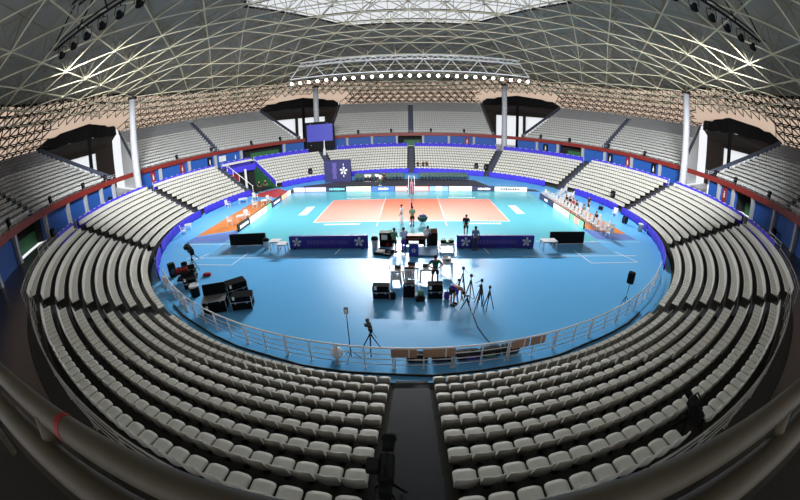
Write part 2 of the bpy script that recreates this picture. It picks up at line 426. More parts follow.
# ------------------------------------------------------------------ upper stands
def sector_frame(c):
    a = rad(c); return (sin(a), cos(a)), (cos(a), -sin(a))     # outward normal, tangent
SEC = [0, 60, 120, -60, -120]
us = MB(); fl_ = MB()
for c in SEC:
    prev = 5.9
    for k in range(UN):
        r0 = UR0+UDR*k; z = UZ0+UDZ*k; r1 = r0+UDR
        A0 = math.degrees(asin(HW/r0))
        ringstep(us, r0, r1+.02, z, prev, c-A0, c+A0); prev = z
    # flanks, following the stepped profile
    for sg in (-1, 1):
        vs = []
        for k in range(UN):
            for r, z in ((UR0+UDR*k, UZ0+UDZ*k+.02), (UR0+UDR*(k+1), UZ0+UDZ*k+.02)):
                a = c+sg*math.degrees(asin(HW/r)); vs.append(pol(r, a, ZC)); vs.append(pol(r, a, z))
        fl_.add(vs, [(2*i, 2*i+2, 2*i+3, 2*i+1) for i in range(len(vs)//2-1)])
struct(us.build('upper_terrace', M['upconc'])); struct(fl_.build('wall_stand_flank', M['white']))
UV = [(-.2, 0, .3), (.2, 0, .3), (.2, -.36, .34), (-.2, -.36, .34), (-.2, -.42, .62), (.2, -.42, .62), (-.2, -.47, .3), (.2, -.47, .3)]
UF = [(0, 1, 2, 3), (3, 2, 5, 4), (4, 5, 7, 6), (0, 3, 4, 6), (1, 7, 5, 2)]
um = MB()
for c in SEC:
    for k in range(UN):
        r = UR0+UDR*k+.18; z = UZ0+UDZ*k
        a0 = math.degrees(asin((HW-.35)/(r+.5))); n = int(rad(2*a0)*r/.5)
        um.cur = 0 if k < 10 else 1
        for i in range(n):
            az = c-a0+(i+.5)*2*a0/n
            if abs(rad(az-c)*r) < .72: continue
            a = rad(az); ca, sa = cos(a), sin(a)
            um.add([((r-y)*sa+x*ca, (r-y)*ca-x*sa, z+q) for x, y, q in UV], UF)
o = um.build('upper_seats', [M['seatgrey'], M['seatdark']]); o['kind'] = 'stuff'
tag(o, 'tiers of small grey seats on the upper stands above the red balcony band', 'seats')
# aisles of the upper stands
for c in SEC:
    am = MB(); (nx, ny), (tx, ty) = sector_frame(c)
    for k in range(UN):
        r0 = UR0+UDR*k-.01; r1 = r0+UDR; z = UZ0+UDZ*k+.012; zl = z-UDZ
        am.add([(r*nx+t*tx, r*ny+t*ty, q) for r, t, q in ((r0, -.62, zl), (r0, .62, zl), (r0, .62, z), (r0, -.62, z), (r1, .62, z), (r1, -.62, z))], [(0, 1, 2, 3), (3, 2, 4, 5)])
    struct(am.build('upper_aisle', M['aisle']))
# dark flank parapets of the stands
fp = MB()
for c in SEC:
    for sg in (-1, 1):
        A = [pol(UR0+UDR*k, c+sg*math.degrees(asin((HW+.02)/(UR0+UDR*k))), UZ0+UDZ*k) for k in range(UN+1)]
        (nx, ny), (tx, ty) = sector_frame(c); w = Vector((tx*sg, ty*sg, 0))*.25
        vs = []
        for p in A: p = Vector(p); vs += [p, p+Vector((0, 0, .55)), p+w+Vector((0, 0, .55)), p+w]
        fs = [(4*i+a, 4*i+b, 4*i+4+b, 4*i+4+a) for i in range(UN) for a, b in ((0, 1), (1, 2), (2, 3))]
        fp.add(vs, fs+[(0, 3, 2, 1), (4*UN, 4*UN+1, 4*UN+2, 4*UN+3)])
struct(fp.build('trim_1', M['aisle']))
# back wall strip above the top row
bw = MB()
for c in SEC:
    A = az_range(c-math.degrees(asin(HW/49.9)), c+math.degrees(asin(HW/49.9))); vs = []
    for a in A: vs += [pol(49.95, a, 12.4), pol(49.95, a, 13.75), pol(50.25, a, 13.75)]
    bw.add(vs, [f for i in range(len(A)-1) for f in ((3*i, 3*i+1, 3*i+4, 3*i+3), (3*i+1, 3*i+2, 3*i+5, 3*i+4))])
struct(bw.build('wall_back', M['upconc']))
# red balcony band
rb = MB(); A = az_range(-165, 165); vs = []
for a in A: vs += [pol(36.85, a, 6.0), pol(36.85, a, 6.62), pol(37.1, a, 6.62), pol(37.1, a, 6.0)]
rb.add(vs, [(4*i+p, 4*i+q, 4*i+4+q, 4*i+4+p) for i in range(len(A)-1) for p, q in ((0, 1), (1, 2), (2, 3), (3, 0))])
struct(rb.build('trim_2', M['red']))
sl = MB(); A = az_range(-165, 165); vs = []
for a in A: vs += [pol(36.95, a, 6.0), pol(38.2, a, 6.0)]
sl.add(vs, [(2*i, 2*i+1, 2*i+3, 2*i+2) for i in range(len(A)-1)])
struct(sl.build('ceiling_concourse', M['dark']))
# thin balcony guard above the band
for i, c in enumerate(SEC):
    g = MB(); a0 = math.degrees(asin(HW/37)); A = az_range(c-a0, c+a0, 2)
    for zz in (6.85, 7.1): g.tube([pol(37, a, zz) for a in A], .016, 4)
    for a in A: g.cyl(pol(37, a, 6.6), pol(37, a, 7.1), .016, 4)
    struct(g.build('balcony_guard', M['rail']))

# ------------------------------------------------------------------ concourse wall, pilasters, openings
GAPS = [(-94.5, -86), (86.5, 96), (-33.5, -26.3), (26.3, 33.5)]
OPEN = [(-128.5, -119.7), (-52.8, -40.4), (-4, 3.4), (46.9, 54.0), (105.2, 111)]
def spans():
    cuts = sorted(GAPS+OPEN); a = -165; out = []
    for c0, c1 in cuts: out.append((a, c0)); a = c1
    out.append((a, 165)); return out
wl = MB()
for a0, a1 in spans():
    A = az_range(a0, a1); vs = []
    for a in A: vs += [pol(RW, a, ZC), pol(RW, a, 6.05), pol(RW+.3, a, 6.05), pol(RW+.3, a, ZC)]
    wl.add(vs, [(4*i+p, 4*i+q, 4*i+4+q, 4*i+4+p) for i in range(len(A)-1) for p, q in ((0, 1), (1, 2), (2, 3))]+[(0, 3, 2, 1), (len(vs)-4, len(vs)-3, len(vs)-2, len(vs)-1)])
struct(wl.build('wall_concourse', M['bluewall']))
for i, (a0, a1) in enumerate(OPEN):
    d = MB(); A = az_range(a0, a1); vs = []
    for a in A: vs += [pol(RW+1.6, a, ZC), pol(RW+1.6, a, 6.0)]
    d.add(vs, [(2*j, 2*j+2, 2*j+3, 2*j+1) for j in range(len(A)-1)])
    for a in (a0, a1): d.add([pol(RW+.3, a, ZC), pol(RW+1.6, a, ZC), pol(RW+1.6, a, 6), pol(RW+.3, a, 6)], [(0, 1, 2, 3)])
    o = struct(d.build(f'door_{i+1}', M['dark']))
    g = MB(); mid = a0+(a1-a0)*.25; A = az_range(mid, a1-.4); vs = []
    for a in A: vs += [pol(RW+1.2, a, ZC), pol(RW+1.2, a, ZC+1.25), pol(RW+1.5, a, ZC+1.25)]
    g.add(vs, [f for j in range(len(A)-1) for f in ((3*j, 3*j+1, 3*j+4, 3*j+3), (3*j+1, 3*j+2, 3*j+5, 3*j+4))])
    struct(g.build('ramp_wall', M['green'], o))
PIL = [-138, -130, -119.2, -111.3, -105.2, -99.8, -95.6, -79.9, -70.4, -61.9, -53.6, -39.9, -20, -12.2, -4.4, 3.8, 11.9, 19.8, 39.7, 46.4, 54.4, 61.5, 70.3, 79.6, 99.7, 104.6, 111.5, 119.1, 127, 135]
for a in PIL:
    p = MB(); p.box((0, 0, 4.92), (.42, .4, 2.2)); p.box((0, 0, 3.87), (.5, .48, .14)); p.box((0, 0, 5.95), (.5, .44, .1))
    x, y, _ = pol(RW-.2, a); struct(p.build('pilaster', M['col'], None, False, (x, y, 0), -rad(a)))
# wall signs and posters
def figure_mb(mb, y, s=1.):
    mb.sph((0, y, .36*s), .09*s, 8, 5, (1, .2, 1)); mb.yprism([(-.12*s, .22*s), (.12*s, .22*s), (.09*s, -.3*s), (-.09*s, -.3*s)], y-.012, y+.012)
SIGNS = [(-82.2, 'maroon', 'maroon wall sign with white figure, nearest left of the far left column', 1.1), (-72.6, 'maroon', 'maroon wall sign with white figure beside the third pilaster left of the scoreboard', 1.1),
         (-63.6, 'black', 'black wall sign with white figure left of the white wall box', 1.1), (-55.4, 'bluewall', 'blue wall sign with white figure beside the dark gangway opening', 1.0),
         (63.2, 'black', 'black wall sign with white figure, leftmost on the right concourse wall', 1.1), (68.9, 'maroon', 'maroon wall sign with white figure on the right concourse wall', 1.1),
         (77.4, 'black', 'black wall sign with white figure nearest the right white column', 1.15), (42.4, 'black', 'black wall sign beside the right black canopy opening', 1.0),
         (101.5, 'maroon', 'dark red poster on the right concourse wall by the white doorway', 1.2), (17.6, 'maroon', 'small red poster with white figure on the far wall right of centre', 1.0)]
for az, col, lab, h in SIGNS:
    x, y, _ = pol(RW-.06, az)
    t = thing('wall_sign', lab, 'sign', (x, y, 4.95), -rad(az)+pi, 'wall signs of the concourse')
    MB().bev((0, .02, 0), (1.0, .06, h*1.55), .02).build('panel', M[col], t)
    f = MB(); figure_mb(f, .06, 1.1); f.build('pictogram', M['white'], t)
x, y, _ = pol(RW-.12, -59.6)
t = thing('wall_box', 'white square box fixed to the blue wall on the far left', 'box', (x, y, 5.15), -rad(-59.6)+pi)
MB().bev((0, .06, 0), (1.4, .18, 1.0), .03).build('casing', M['white'], t); MB().box((0, .16, 0), (.04, .02, .9)).build('seam', M['chrome'], t)
for az, lab in ((-118.6, 'black speaker box on the blue left wall beside the dark opening'), (120.8, 'black speaker box on the blue right wall at the frame edge'), (-97.8, 'black speaker box on the blue wall beside the bright left gate')):
    x, y, _ = pol(RW-.55, az)
    t = thing('wall_speaker', lab, 'speaker', (x, y, 4.2), -rad(az)+pi)
    MB().bev((0, 0, 0), (.5, .4, .8), .04).build('cabinet', M['black'], t); MB().lathe([(.16, 0), (.14, .02)], 12).build('cone', M['darkstrip'], t).rotation_euler.x = -pi/2
    LAST[0].location = (0, .2, -.1)
    MB().box((0, -.33, .1), (.1, .3, .1)).build('bracket', M['black'], t)

# ------------------------------------------------------------------ columns
for az, lab in ((-30, 'white round roof column behind the blue screen'), (30, 'white round roof column in front of the far right canopy'), (-90, 'tall white round roof column on the left of the arena'), (90, 'tall white round roof column on the right of the arena')):
    x, y, _ = pol(35.35, az)
    t = thing('roof_column', lab, 'column', (x, y, ZC), -rad(az), 'round roof columns')
    MB().lathe([(.8, 0), (.8, .06), (.55, .5), (.53, 4), (.5, 8.6), (.49, 12.6)], 24).build('shaft', M['col'], t, True)
    MB().lathe([(.62, 12.6), (.7, 12.75), (.7, 13.0)], 16).build('bearing', M['trussb'], t)
    MB().lathe([(.535, 8.2), (.545, 8.22), (.545, 8.28), (.535, 8.3)], 24).build('band', M['chrome'], t)

# ------------------------------------------------------------------ gates with black canopies
for i, (az, lab) in enumerate(((-30, 'black canopy over the far left gap, behind the blue screen'), (30, 'black canopy over the far right gap between the stands'), (-90, 'large black canopy over the left gap between the stands'), (90, 'large black canopy over the right gap between the stands'))):
    a = rad(az); nx, ny, tx, ty = sin(a), cos(a), cos(a), -sin(a)
    loc = lambda r, t_, z: (r*nx+t_*tx, r*ny+t_*ty, z)
    # world bits of the setting: back wall with a bright gate window
    w = MB()
    RB = 54.5
    for t0, t1, z0, z1 in ((-12, -7.2, ZC, 14), (7.2, 12, ZC, 14), (-7.2, 7.2, 11.2, 14), (-.35, .35, ZC, 11.2)):
        w.add([loc(RB, t0, z0), loc(RB, t1, z0), loc(RB, t1, z1), loc(RB, t0, z1), loc(RB+.3, t0, z0), loc(RB+.3, t1, z0), loc(RB+.3, t1, z1), loc(RB+.3, t0, z1)],
              [(0, 1, 2, 3), (4, 7, 6, 5), (0, 4, 5, 1), (1, 5, 6, 2), (2, 6, 7, 3), (3, 7, 4, 0)])
    struct(w.build('wall_gate', M['brownfab']))
    w = MB(); w.add([loc(RB+.15, -7.3, ZC), loc(RB+.15, 7.3, ZC), loc(RB+.15, 7.3, 11.3), loc(RB+.15, -7.3, 11.3)], [(0, 1, 2, 3)])
    struct(w.build(f'window_{i+2}', M['window']))
    w = MB(); w.add([loc(36.5, -1.6, ZC-.02), loc(36.5, 1.6, ZC-.02), loc(55, 12, ZC-.02), loc(55, -12, ZC-.02)], [(0, 1, 2, 3)])
    struct(w.build('floor_gate', M['white']))
    t = thing('canopy', lab, 'canopy', (0, 0, 0), 0, 'black canopies')
    A, B, C_, D, E_ = (50, -9.3), (46.5, 0), (50, 9.3), (54.6, 11), (54.6, -11)
    v = [A, B, C_, D, E_]
    top = MB(); top.add([loc(r, s, 15.0 if (r, s) != B else 15.5) for r, s in v]+[loc(r, s, 14.8 if (r, s) != B else 15.3) for r, s in v], [(0, 1, 2, 3, 4), (9, 8, 7, 6, 5)]+[(q, q+5, (q+1) % 5+5, (q+1) % 5) for q in range(5)])
    top.build('roof', M['blackfab'], t)
    for (p, q) in ((A, B), (B, C_)):
        f = MB(); zt = lambda e: 15.6 if e == B else 15.1; vs = []
        for s in range(9):
            u = s/8; r = p[0]+(q[0]-p[0])*u; tt = p[1]+(q[1]-p[1])*u; wv = .12*sin(s*2.4)
            vs += [loc(r-.05+wv, tt, zt(p)+(zt(q)-zt(p))*u-.12*sin(pi*u)), loc(r-.15+wv*.5, tt, 13.3+.1*sin(s*1.7)), loc(r+.15+wv*.5, tt, 13.3+.1*sin(s*1.7)), loc(r+.2+wv, tt, zt(p)+(zt(q)-zt(p))*u-.12*sin(pi*u))]
        f.add(vs, [(4*s+x, 4*s+y, 4*s+4+y, 4*s+4+x) for s in range(8) for x, y in ((0, 1), (1, 2), (2, 3), (3, 0))]+[(0, 3, 2, 1), (32, 33, 34, 35)])
        f.build('valance', M['blackfab'], t)
    un = MB(); un.add([loc(50, -9.2, 13.35), loc(46.6, 0, 13.35), loc(50, 9.2, 13.35), loc(54.5, 11, 11.9), loc(54.5, -11, 11.9)], [(4, 3, 2, 1, 0)])
    un.build('lining', M['brownfab'], t)
    MB().cyl(loc(46.7, 0, ZC), loc(46.7, 0, 15.5), .34, 10).build('post', M['blackfab'], t)

# ------------------------------------------------------------------ roof
NA = [rad(a) for a in (0, 60, 120)]
def nd(x, y): return max(abs(x*sin(a)+y*cos(a)) for a in NA)
def zb(x, y):
    n = max(15.24, nd(x, y)); return 16.7+.26*(30.5-n) if n < 30.5 else 16.7-.08*(n-30.5)
def zt(x, y):
    n = max(15.24, nd(x, y)); return 16.7+.26*(30.5-n)+3.0+.6*(n-15.24)/15.26 if n < 30.5 else 20.3-.2*(n-30.5)
SP = 4.4
low = {}; hi = {}
for i in range(-14, 15):
    for j in range(-14, 15):
        x = i*SP+j*SP/2; y = j*SP*sqrt(3)/2
        if hypot(x, y) < 44.5: low[i, j] = Vector((x, y, zb(x, y)))
        xt, yt = x+SP/2, y+SP*sqrt(3)/6
        if hypot(xt, yt) < 44.5: hi[i, j] = Vector((xt, yt, zt(xt, yt)))
lc, uc, dg, nb = MB(), MB(), MB(), MB()
for (i, j), p in low.items():
    for d in ((1, 0), (0, 1), (1, -1)):
        q = low.get((i+d[0], j+d[1]))
        if q: lc.cyl(p, q, .06, 5, None, False)
    nb.sph(p, .15, 6, 4)
for (i, j), p in hi.items():
    for d in ((1, 0), (0, 1), (1, -1)):
        q = hi.get((i+d[0], j+d[1]))
        if q: uc.cyl(p, q, .045, 4, None, False)
    for d in ((0, 0), (1, 0), (0, 1)):
        q = low.get((i+d[0], j+d[1]))
        if q: dg.cyl(p, q, .038, 4, None, False)
rf = struct(lc.build('roof_frame', M['truss']))
struct(uc.build('upper_chords', M['trussd'], rf)); struct(dg.build('diagonals', M['trussd'], rf)); struct(nb.build('frame_nodes', M['truss'], rf))
sh = MB(); A = list(range(0, 360, 3)); vs = []; NR = 9
for a in A:
    am = rad(((a+30) % 60)-30); ri = 15.25/cos(am)
    for k in range(NR):
        r = ri+(43-ri)*k/(NR-1); x, y, _ = pol(r, a); vs.append((x, y, zt(x, y)+.3))
sh.add(vs, [(i*NR+k, i*NR+k+1, ((i+1) % len(A))*NR+k+1, ((i+1) % len(A))*NR+k) for i in range(len(A)) for k in range(NR-1)])
struct(sh.build('ceiling', M['roof']))
hexp = [(17.6*sin(rad(a)), 17.6*cos(rad(a))) for a in range(30, 390, 60)]
w = MB(); w.prism(hexp, 23.95, 23.98); struct(w.build('window_1', M['window']))
fr = MB()
for i in range(6): fr.cyl(hexp[i]+(23.85,), hexp[(i+1) % 6]+(23.85,), .16, 6)
for k in range(-3, 4):
    h = 17.6*.866; xw = 17.6-abs(k*4.4)*.577
    fr.cyl((-xw, k*4.4, 23.88), (xw, k*4.4, 23.88), .08, 4)
struct(fr.build('skylight_frame', M['trussb']))
# facade between roof edge and the top of the stands: translucent cladding with a lattice before it
fc = MB(); A = list(range(0, 360, 3)); vs = []
def fac(a, u, dr=0.):
    x, y, _ = pol(43, a); z0 = zt(x, y)+.3
    r = 43+8.5*u+dr; return Vector(pol(r, a, z0+(13.4-z0)*u))
for a in A: vs += [fac(a, 0), fac(a, 1)]
for i, a in enumerate(A):
    if min(abs((a-p+180) % 360-180) for p in (30, 90, -30, -90)) < 10: vs[2*i+1] = fac(a, .72)
fc.add(vs, [(2*i, 2*i+1, (2*i+3) % len(vs), (2*i+2) % len(vs)) for i in range(len(A))])
struct(fc.build('wall_facade', M['peach']))
lt = MB()
N = 160; ST = 360/N; U = [0, .16, .33, .5, .67, .83, .97]
for i in range(N):
    a = i*ST; mid = a+ST/2
    for k in range(len(U)):
        gate = min(abs((mid-p+180) % 360-180) for p in (30, 90, -30, -90)) < 11
        if gate and U[k] > .45: continue
        DD = -.12 if gate and U[k] > .2 else -.5
        h = ST/2 if k % 2 else 0; h2 = 0 if k % 2 else ST/2
        p = fac(a+h, U[k], DD); q2 = fac(a+h+ST/2, U[k]+.08, -1.9)
        lt.cyl(p, fac(a+h+ST, U[k], DD), .085 if k else .1, 4, None, False)
        if k == len(U)-1: continue
        for q in (fac(a+h+h2-h if False else a+h2+(ST if k % 2 else 0), U[k+1], DD), fac(a+h2-(0 if k % 2 else ST), U[k+1], DD)):
            lt.cyl(p, q, .08, 4, None, False)
        if DD > -.4: continue
        lt.cyl(q2, fac(a+h+1.5*ST, U[k]+.08, -1.9), .07, 4, None, False)
        for q in (p, fac(a+h+ST, U[k], DD), fac(a+h2+(ST if k % 2 else 0), U[k+1], DD)): lt.cyl(q2, q, .07, 4, None, False)
        if k < len(U)-2: lt.cyl(q2, fac(a+h2+ST/2, U[k+1]+.08, -1.9), .07, 4, None, False)
struct(lt.build('facade_lattice', M['trussb'], bpy.data.objects['wall_facade']))

# ------------------------------------------------------------------ lighting trusses with floodlights
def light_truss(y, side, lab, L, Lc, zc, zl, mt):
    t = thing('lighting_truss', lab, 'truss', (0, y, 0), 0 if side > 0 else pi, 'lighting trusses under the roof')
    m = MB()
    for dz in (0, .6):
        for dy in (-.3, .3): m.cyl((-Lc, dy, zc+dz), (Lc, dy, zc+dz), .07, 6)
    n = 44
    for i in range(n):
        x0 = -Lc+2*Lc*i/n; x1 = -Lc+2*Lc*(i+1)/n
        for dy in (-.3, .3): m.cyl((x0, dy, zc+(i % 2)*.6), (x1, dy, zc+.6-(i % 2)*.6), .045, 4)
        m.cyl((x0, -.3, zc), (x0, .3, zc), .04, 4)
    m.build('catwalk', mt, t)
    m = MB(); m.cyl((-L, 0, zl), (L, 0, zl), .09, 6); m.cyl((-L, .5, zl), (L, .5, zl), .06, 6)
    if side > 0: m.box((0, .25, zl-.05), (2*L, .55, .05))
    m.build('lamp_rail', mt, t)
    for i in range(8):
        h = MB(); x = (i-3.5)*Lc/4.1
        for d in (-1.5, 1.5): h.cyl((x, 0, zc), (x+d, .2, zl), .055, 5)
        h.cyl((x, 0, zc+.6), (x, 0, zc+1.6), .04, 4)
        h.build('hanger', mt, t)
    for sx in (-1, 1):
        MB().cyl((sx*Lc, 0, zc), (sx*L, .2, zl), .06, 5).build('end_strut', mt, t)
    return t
light_truss(18, 1, 'white lighting truss carrying the lit row of floodlights at the far end', 18.4, 16.8, 18.65, 16.75, M['trussw'])
light_truss(-22.2, -1, 'lighting truss coloured as an unlit silhouette, seen from behind, overhead on the near side', 21.2, 19.2, 19.6, 17.25, M['black'])  # black colour stands in for the truss being unlit on this side
# floodlights: the near row is a copy with a flatter aim
NL = 27
def make_flood(T, BEAM, SPREAD, lab, loc, rz, group):
    f = thing('floodlight', lab, 'floodlight', loc, rz, group); K = .72
    m = MB(); m.lathe([(K*r_, K*z_) for r_, z_ in ((.12, -.42), (.2, -.36), (.24, -.1), (.37, .12), (.38, .16), (.35, .16))], 16); h = m.build('housing', M['black'], f, True); h.rotation_euler.x = pi/2+T
    m = MB(); m.lathe([(.335*K, .165*K), (.335*K, .185*K)], 16); o = m.build('lens', M['lamp'], f); o.rotation_euler.x = pi/2+T
    m = MB(); m.cyl((-.3, 0, 0), (-.3, .1, .5), .025, 5); m.cyl((.3, 0, 0), (.3, .1, .5), .025, 5); m.cyl((-.3, .1, .5), (.3, .1, .5), .025, 5); m.cyl((0, .1, .5), (0, .1, .62), .04, 5)
    m.build('yoke', M['black'], f)
    ld = bpy.data.lights.new('beam', 'AREA'); ld.shape = 'DISK'; ld.size = .46; ld.energy = BEAM; ld.spread = SPREAD; ld.color = (.97, .99, 1)
    lo = bpy.data.objects.new('beam', ld); COL.objects.link(lo); lo.parent = f
    lo.rotation_euler.x = T-pi/2; lo.location = (0, -.15*cos(T), -.15*sin(T))
    return f
for row, (y, zl, L, T, rz) in enumerate(((17.9, 16.02, 18.0, TILT_FAR, 0), (-22.1, 16.52, 20.2, TILT_NEAR, pi))):
    p0 = None
    for i in range(NL):
        x = -L+2*L*i/(NL-1); side = 'left' if x < 0 else 'right'; k = i+1 if x < 0 else NL-i
        lab = f'lit white floodlight, {ORD[i+1]} from the left in the far row' if row == 0 else f'dark back of a floodlight, {ORD[k]} from the {side} end of the near overhead truss'
        gp = 'floodlights on the far truss' if row == 0 else 'floodlights on the near truss'
        rz_ = rz+(x/L)*(FAN_FAR if row == 0 else -FAN_NEAR)
        if p0 is None: p0 = make_flood(T, BEAM_NEAR if row else BEAM_FAR, SPREAD_NEAR if row else SPREAD_FAR, lab, (x, y, zl), rz_, gp)
        else: dup(p0, (x, y, zl), rz_, lab)

# ------------------------------------------------------------------ gangway under the far left block
g = MB()
def radial_wall(mb, az, r0, r1, thick=.25):
    a = rad(az); tx, ty = cos(a), -sin(a); vs = []
    for k in range(9):
        ra, rb_ = R1-.1+DR*k, R1-.1+DR*(k+1)
        for r in (ra, rb_):
            for o_ in (-thick/2, thick/2):
                vs += [(r*sin(a)+o_*tx, r*cos(a)+o_*ty, 0), (r*sin(a)+o_*tx, r*cos(a)+o_*ty, TZ(k)+.02)]
    n = len(vs)//4
    mb.add(vs, [f for i in range(n-1) for f in ((4*i, 4*i+1, 4*i+5, 4*i+4), (4*i+2, 4*i+6, 4*i+7, 4*i+3), (4*i+1, 4*i+3, 4*i+7, 4*i+5))]+[(0, 2, 3, 1), (4*n-4, 4*n-3, 4*n-1, 4*n-2)])
radial_wall(g, VOM[1]-.1, 25, 33); struct(g.build('wall_gangway_right', M['green']))
g = MB(); radial_wall(g, VOM[0], 25, 33); struct(g.build('wall_gangway_left', M['upconc']))
g = MB(); A = az_range(VOM[0], VOM[1], 1); vs = []
for a in A: vs += [pol(32.2, a, 0), pol(32.2, a, 3.7)]
g.add(vs, [(2*i, 2*i+1, 2*i+3, 2*i+2) for i in range(len(A)-1)])
gw = struct(g.build('wall_gangway_back', M['dark']))
g = MB(); A = az_range(VOM[0], VOM[1], 1); vs = []
for a in A: vs += [pol(25.2, a, -.002), pol(32.6, a, -.002)]
g.add(vs, [(2*i, 2*i+1, 2*i+3, 2*i+2) for i in range(len(A)-1)]); struct(g.build('floor_gangway', M['walk']))
g = MB(); x, y, _ = pol(32.05, -60.8); g.box((x, y, 1.5), (1.6, .12, 3), rad(60.8)); struct(g.build('door_6', M['maroon']))
g = MB(); x, y, _ = pol(30.6, -58.6); g.cyl((x, y, 0), (x, y, 3.2), .2, 10); struct(g.build('pilaster', M['white']))
g = MB(); A = az_range(VOM[0]+.6, VOM[1]-.6, 1); vs = []
for a in A: vs += [pol(31.5, a, 2.75), pol(31.5, a, 3.75), pol(32.1, a, 3.75), pol(32.1, a, 2.75)]
g.add(vs, [(4*i+p, 4*i+4+p, 4*i+4+q, 4*i+q) for i in range(len(A)-1) for p, q in ((0, 1), (1, 2), (2, 3), (3, 0))])
tag(g.build('banner', M['purple']), 'blue fabric banner wrapped over the gangway mouth under the far left seats', 'banner')
for az, lab in ((VOM[0]+.5, 'pale sloping handrail along the dark steps left of the gangway'), (VOM[1]-.4, 'mauve sloping handrail with cloth along the right side of the gangway')):
    g = MB(); pts = [pol(R1+DR*k, az, TZ(k)+.95) for k in range(9)]
    t = thing('handrail', lab, 'handrail'); g.tube(pts, .05, 6); g.build('top_rail', M['rail'], t)
    for k in range(0, 9, 2): MB().cyl(pol(R1+DR*k, az, TZ(k)), pol(R1+DR*k, az, TZ(k)+.95), .035, 6).build('post', M['rail'], t)
    if az > -58:
        g = MB(); vs = []
        for k in range(9): vs += [pol(R1+DR*k-.02, az-.15, TZ(k)+.12), pol(R1+DR*k-.02, az-.15, TZ(k)+.92), pol(R1+DR*k, az-.05, TZ(k)+.92), pol(R1+DR*k, az-.05, TZ(k)+.12)]
        g.add(vs, [(4*i+p, 4*i+4+p, 4*i+4+q, 4*i+q) for i in range(8) for p, q in ((0, 1), (1, 2), (2, 3), (3, 0))]); g.build('cloth', M['purple'], t)

# ------------------------------------------------------------------ fabric banners round the bowl
def drape(R, a0, a1, z0, z1, lab, group, mat='purple', amp=.05):
    m = MB(); n = max(4, int((a1-a0)/.5)); rows = 5; vs = []; ph = random.random()*6
    for th in (0, .05):
        for i in range(n+1):
            a = a0+(a1-a0)*i/n
            for j in range(rows):
                u = j/(rows-1); w = amp*(1-u)*(sin(a*5+ph+u)+.6*sin(a*11.3+ph*2)) + .02*sin(a*23)
                zz = z0+(z1-z0)*u-(.05*(1+sin(a*3.1+ph)) if j == rows-1 else 0)
                vs.append(pol(R+w+th, a, zz))
    N = (n+1)*rows; fs = []
    for i in range(n):
        for j in range(rows-1):
            a = i*rows+j; fs += [(a, a+rows, a+rows+1, a+1), (N+a, N+a+1, N+a+rows+1, N+a+rows)]
        a = i*rows+rows-1; fs.append((a, a+rows, N+a+rows, N+a)); a = i*rows; fs.append((a, N+a, N+a+rows, a+rows))
    for i in (0, n):
        for j in range(rows-1): a = i*rows+j; fs.append((a, a+1, N+a+1, N+a) if i == 0 else (a, N+a, N+a+1, a+1))
    m.add(vs, fs)
    return tag(m.build('fabric_banner', M[mat], None, True), lab, 'banner', group)
BB = [(-127.5, -121, 'end of the blue banner behind the top row, at the dark left walkway'), (-119, -91.5, 'blue banner behind the top row, lower left, beside the dark wall opening'),
      (-88.5, -66.4, 'blue banner behind the top row, right of the far left column'), (-64, -53.8, 'short blue banner behind the top row, over the gangway mouth'), (-53.2, -34.5, 'blue banner behind the top row, left of the blue screen'),
      (-24.7, -1.2, 'blue banner behind the top row, just left of the far centre aisle'), (1.2, 28.8, 'blue banner behind the top row, just right of the far centre aisle'),
      (31.2, 58.8, 'blue banner behind the top row, right of the far right column'), (61.2, 88.8, 'blue banner behind the top row, left of the tall right column'),
      (91.2, 118.8, 'blue banner behind the top row, right of the tall right column'), (121.2, 134, 'blue banner behind the top row, at the right frame edge')]
for a0, a1, lab in BB:
    FAR_ = abs((a0+a1)/2) < 52
    RB_ = 32.45 if FAR_ else 33.05
    drape(RB_, a0, a1, TZ(9)-.2 if FAR_ else ZC-.1, 4.8, lab, 'blue banners behind the top row')
    t = thing('banner_rail', 'thin steel rail holding the '+lab.replace('end of the ', '').replace('short ', '').replace('blue banner behind the top row', 'blue top-row banner'), 'railing', (0, 0, 0))
    m = MB(); A = az_range(a0, a1); m.tube([pol(RB_+.17, a, 4.72) for a in A], .025, 5); m.build('top_rail', M['rail'], t)
    for a in A[::2]: MB().cyl(pol(RB_+.17, a, TZ(9)), pol(RB_+.17, a, 4.72), .02, 5).build('post', M['rail'], t)
FB = [(-135, -121, 'blue cloth on the front fence at the left, above the black flight cases'), (-119.5, -91, 'blue cloth on the front fence at left, below the lower left seats'),
      (-89, -66, 'blue cloth on the front fence, left, behind the white tables'), (-52.5, -31.5, 'blue cloth on the far front fence, left of the indigo star banner'),
      (-29, -1, 'blue cloth on the far front fence, behind the green chairs left of centre'), (1, 29, 'blue cloth on the far front fence, behind the green chairs right of centre'),
      (31, 54.5, 'blue cloth on the far front fence, beside the white chair cluster'), (67.5, 89, 'blue cloth on the front fence behind the seated players'),
      (91, 107, 'blue cloth on the right front fence by the single white chair'), (107.5, 130.5, 'blue cloth on the right front fence curving to the speaker stand')]
for a0, a1, lab in FB:
    drape(24.45, a0, a1, .0, .93, lab, 'blue cloths on the front fence')

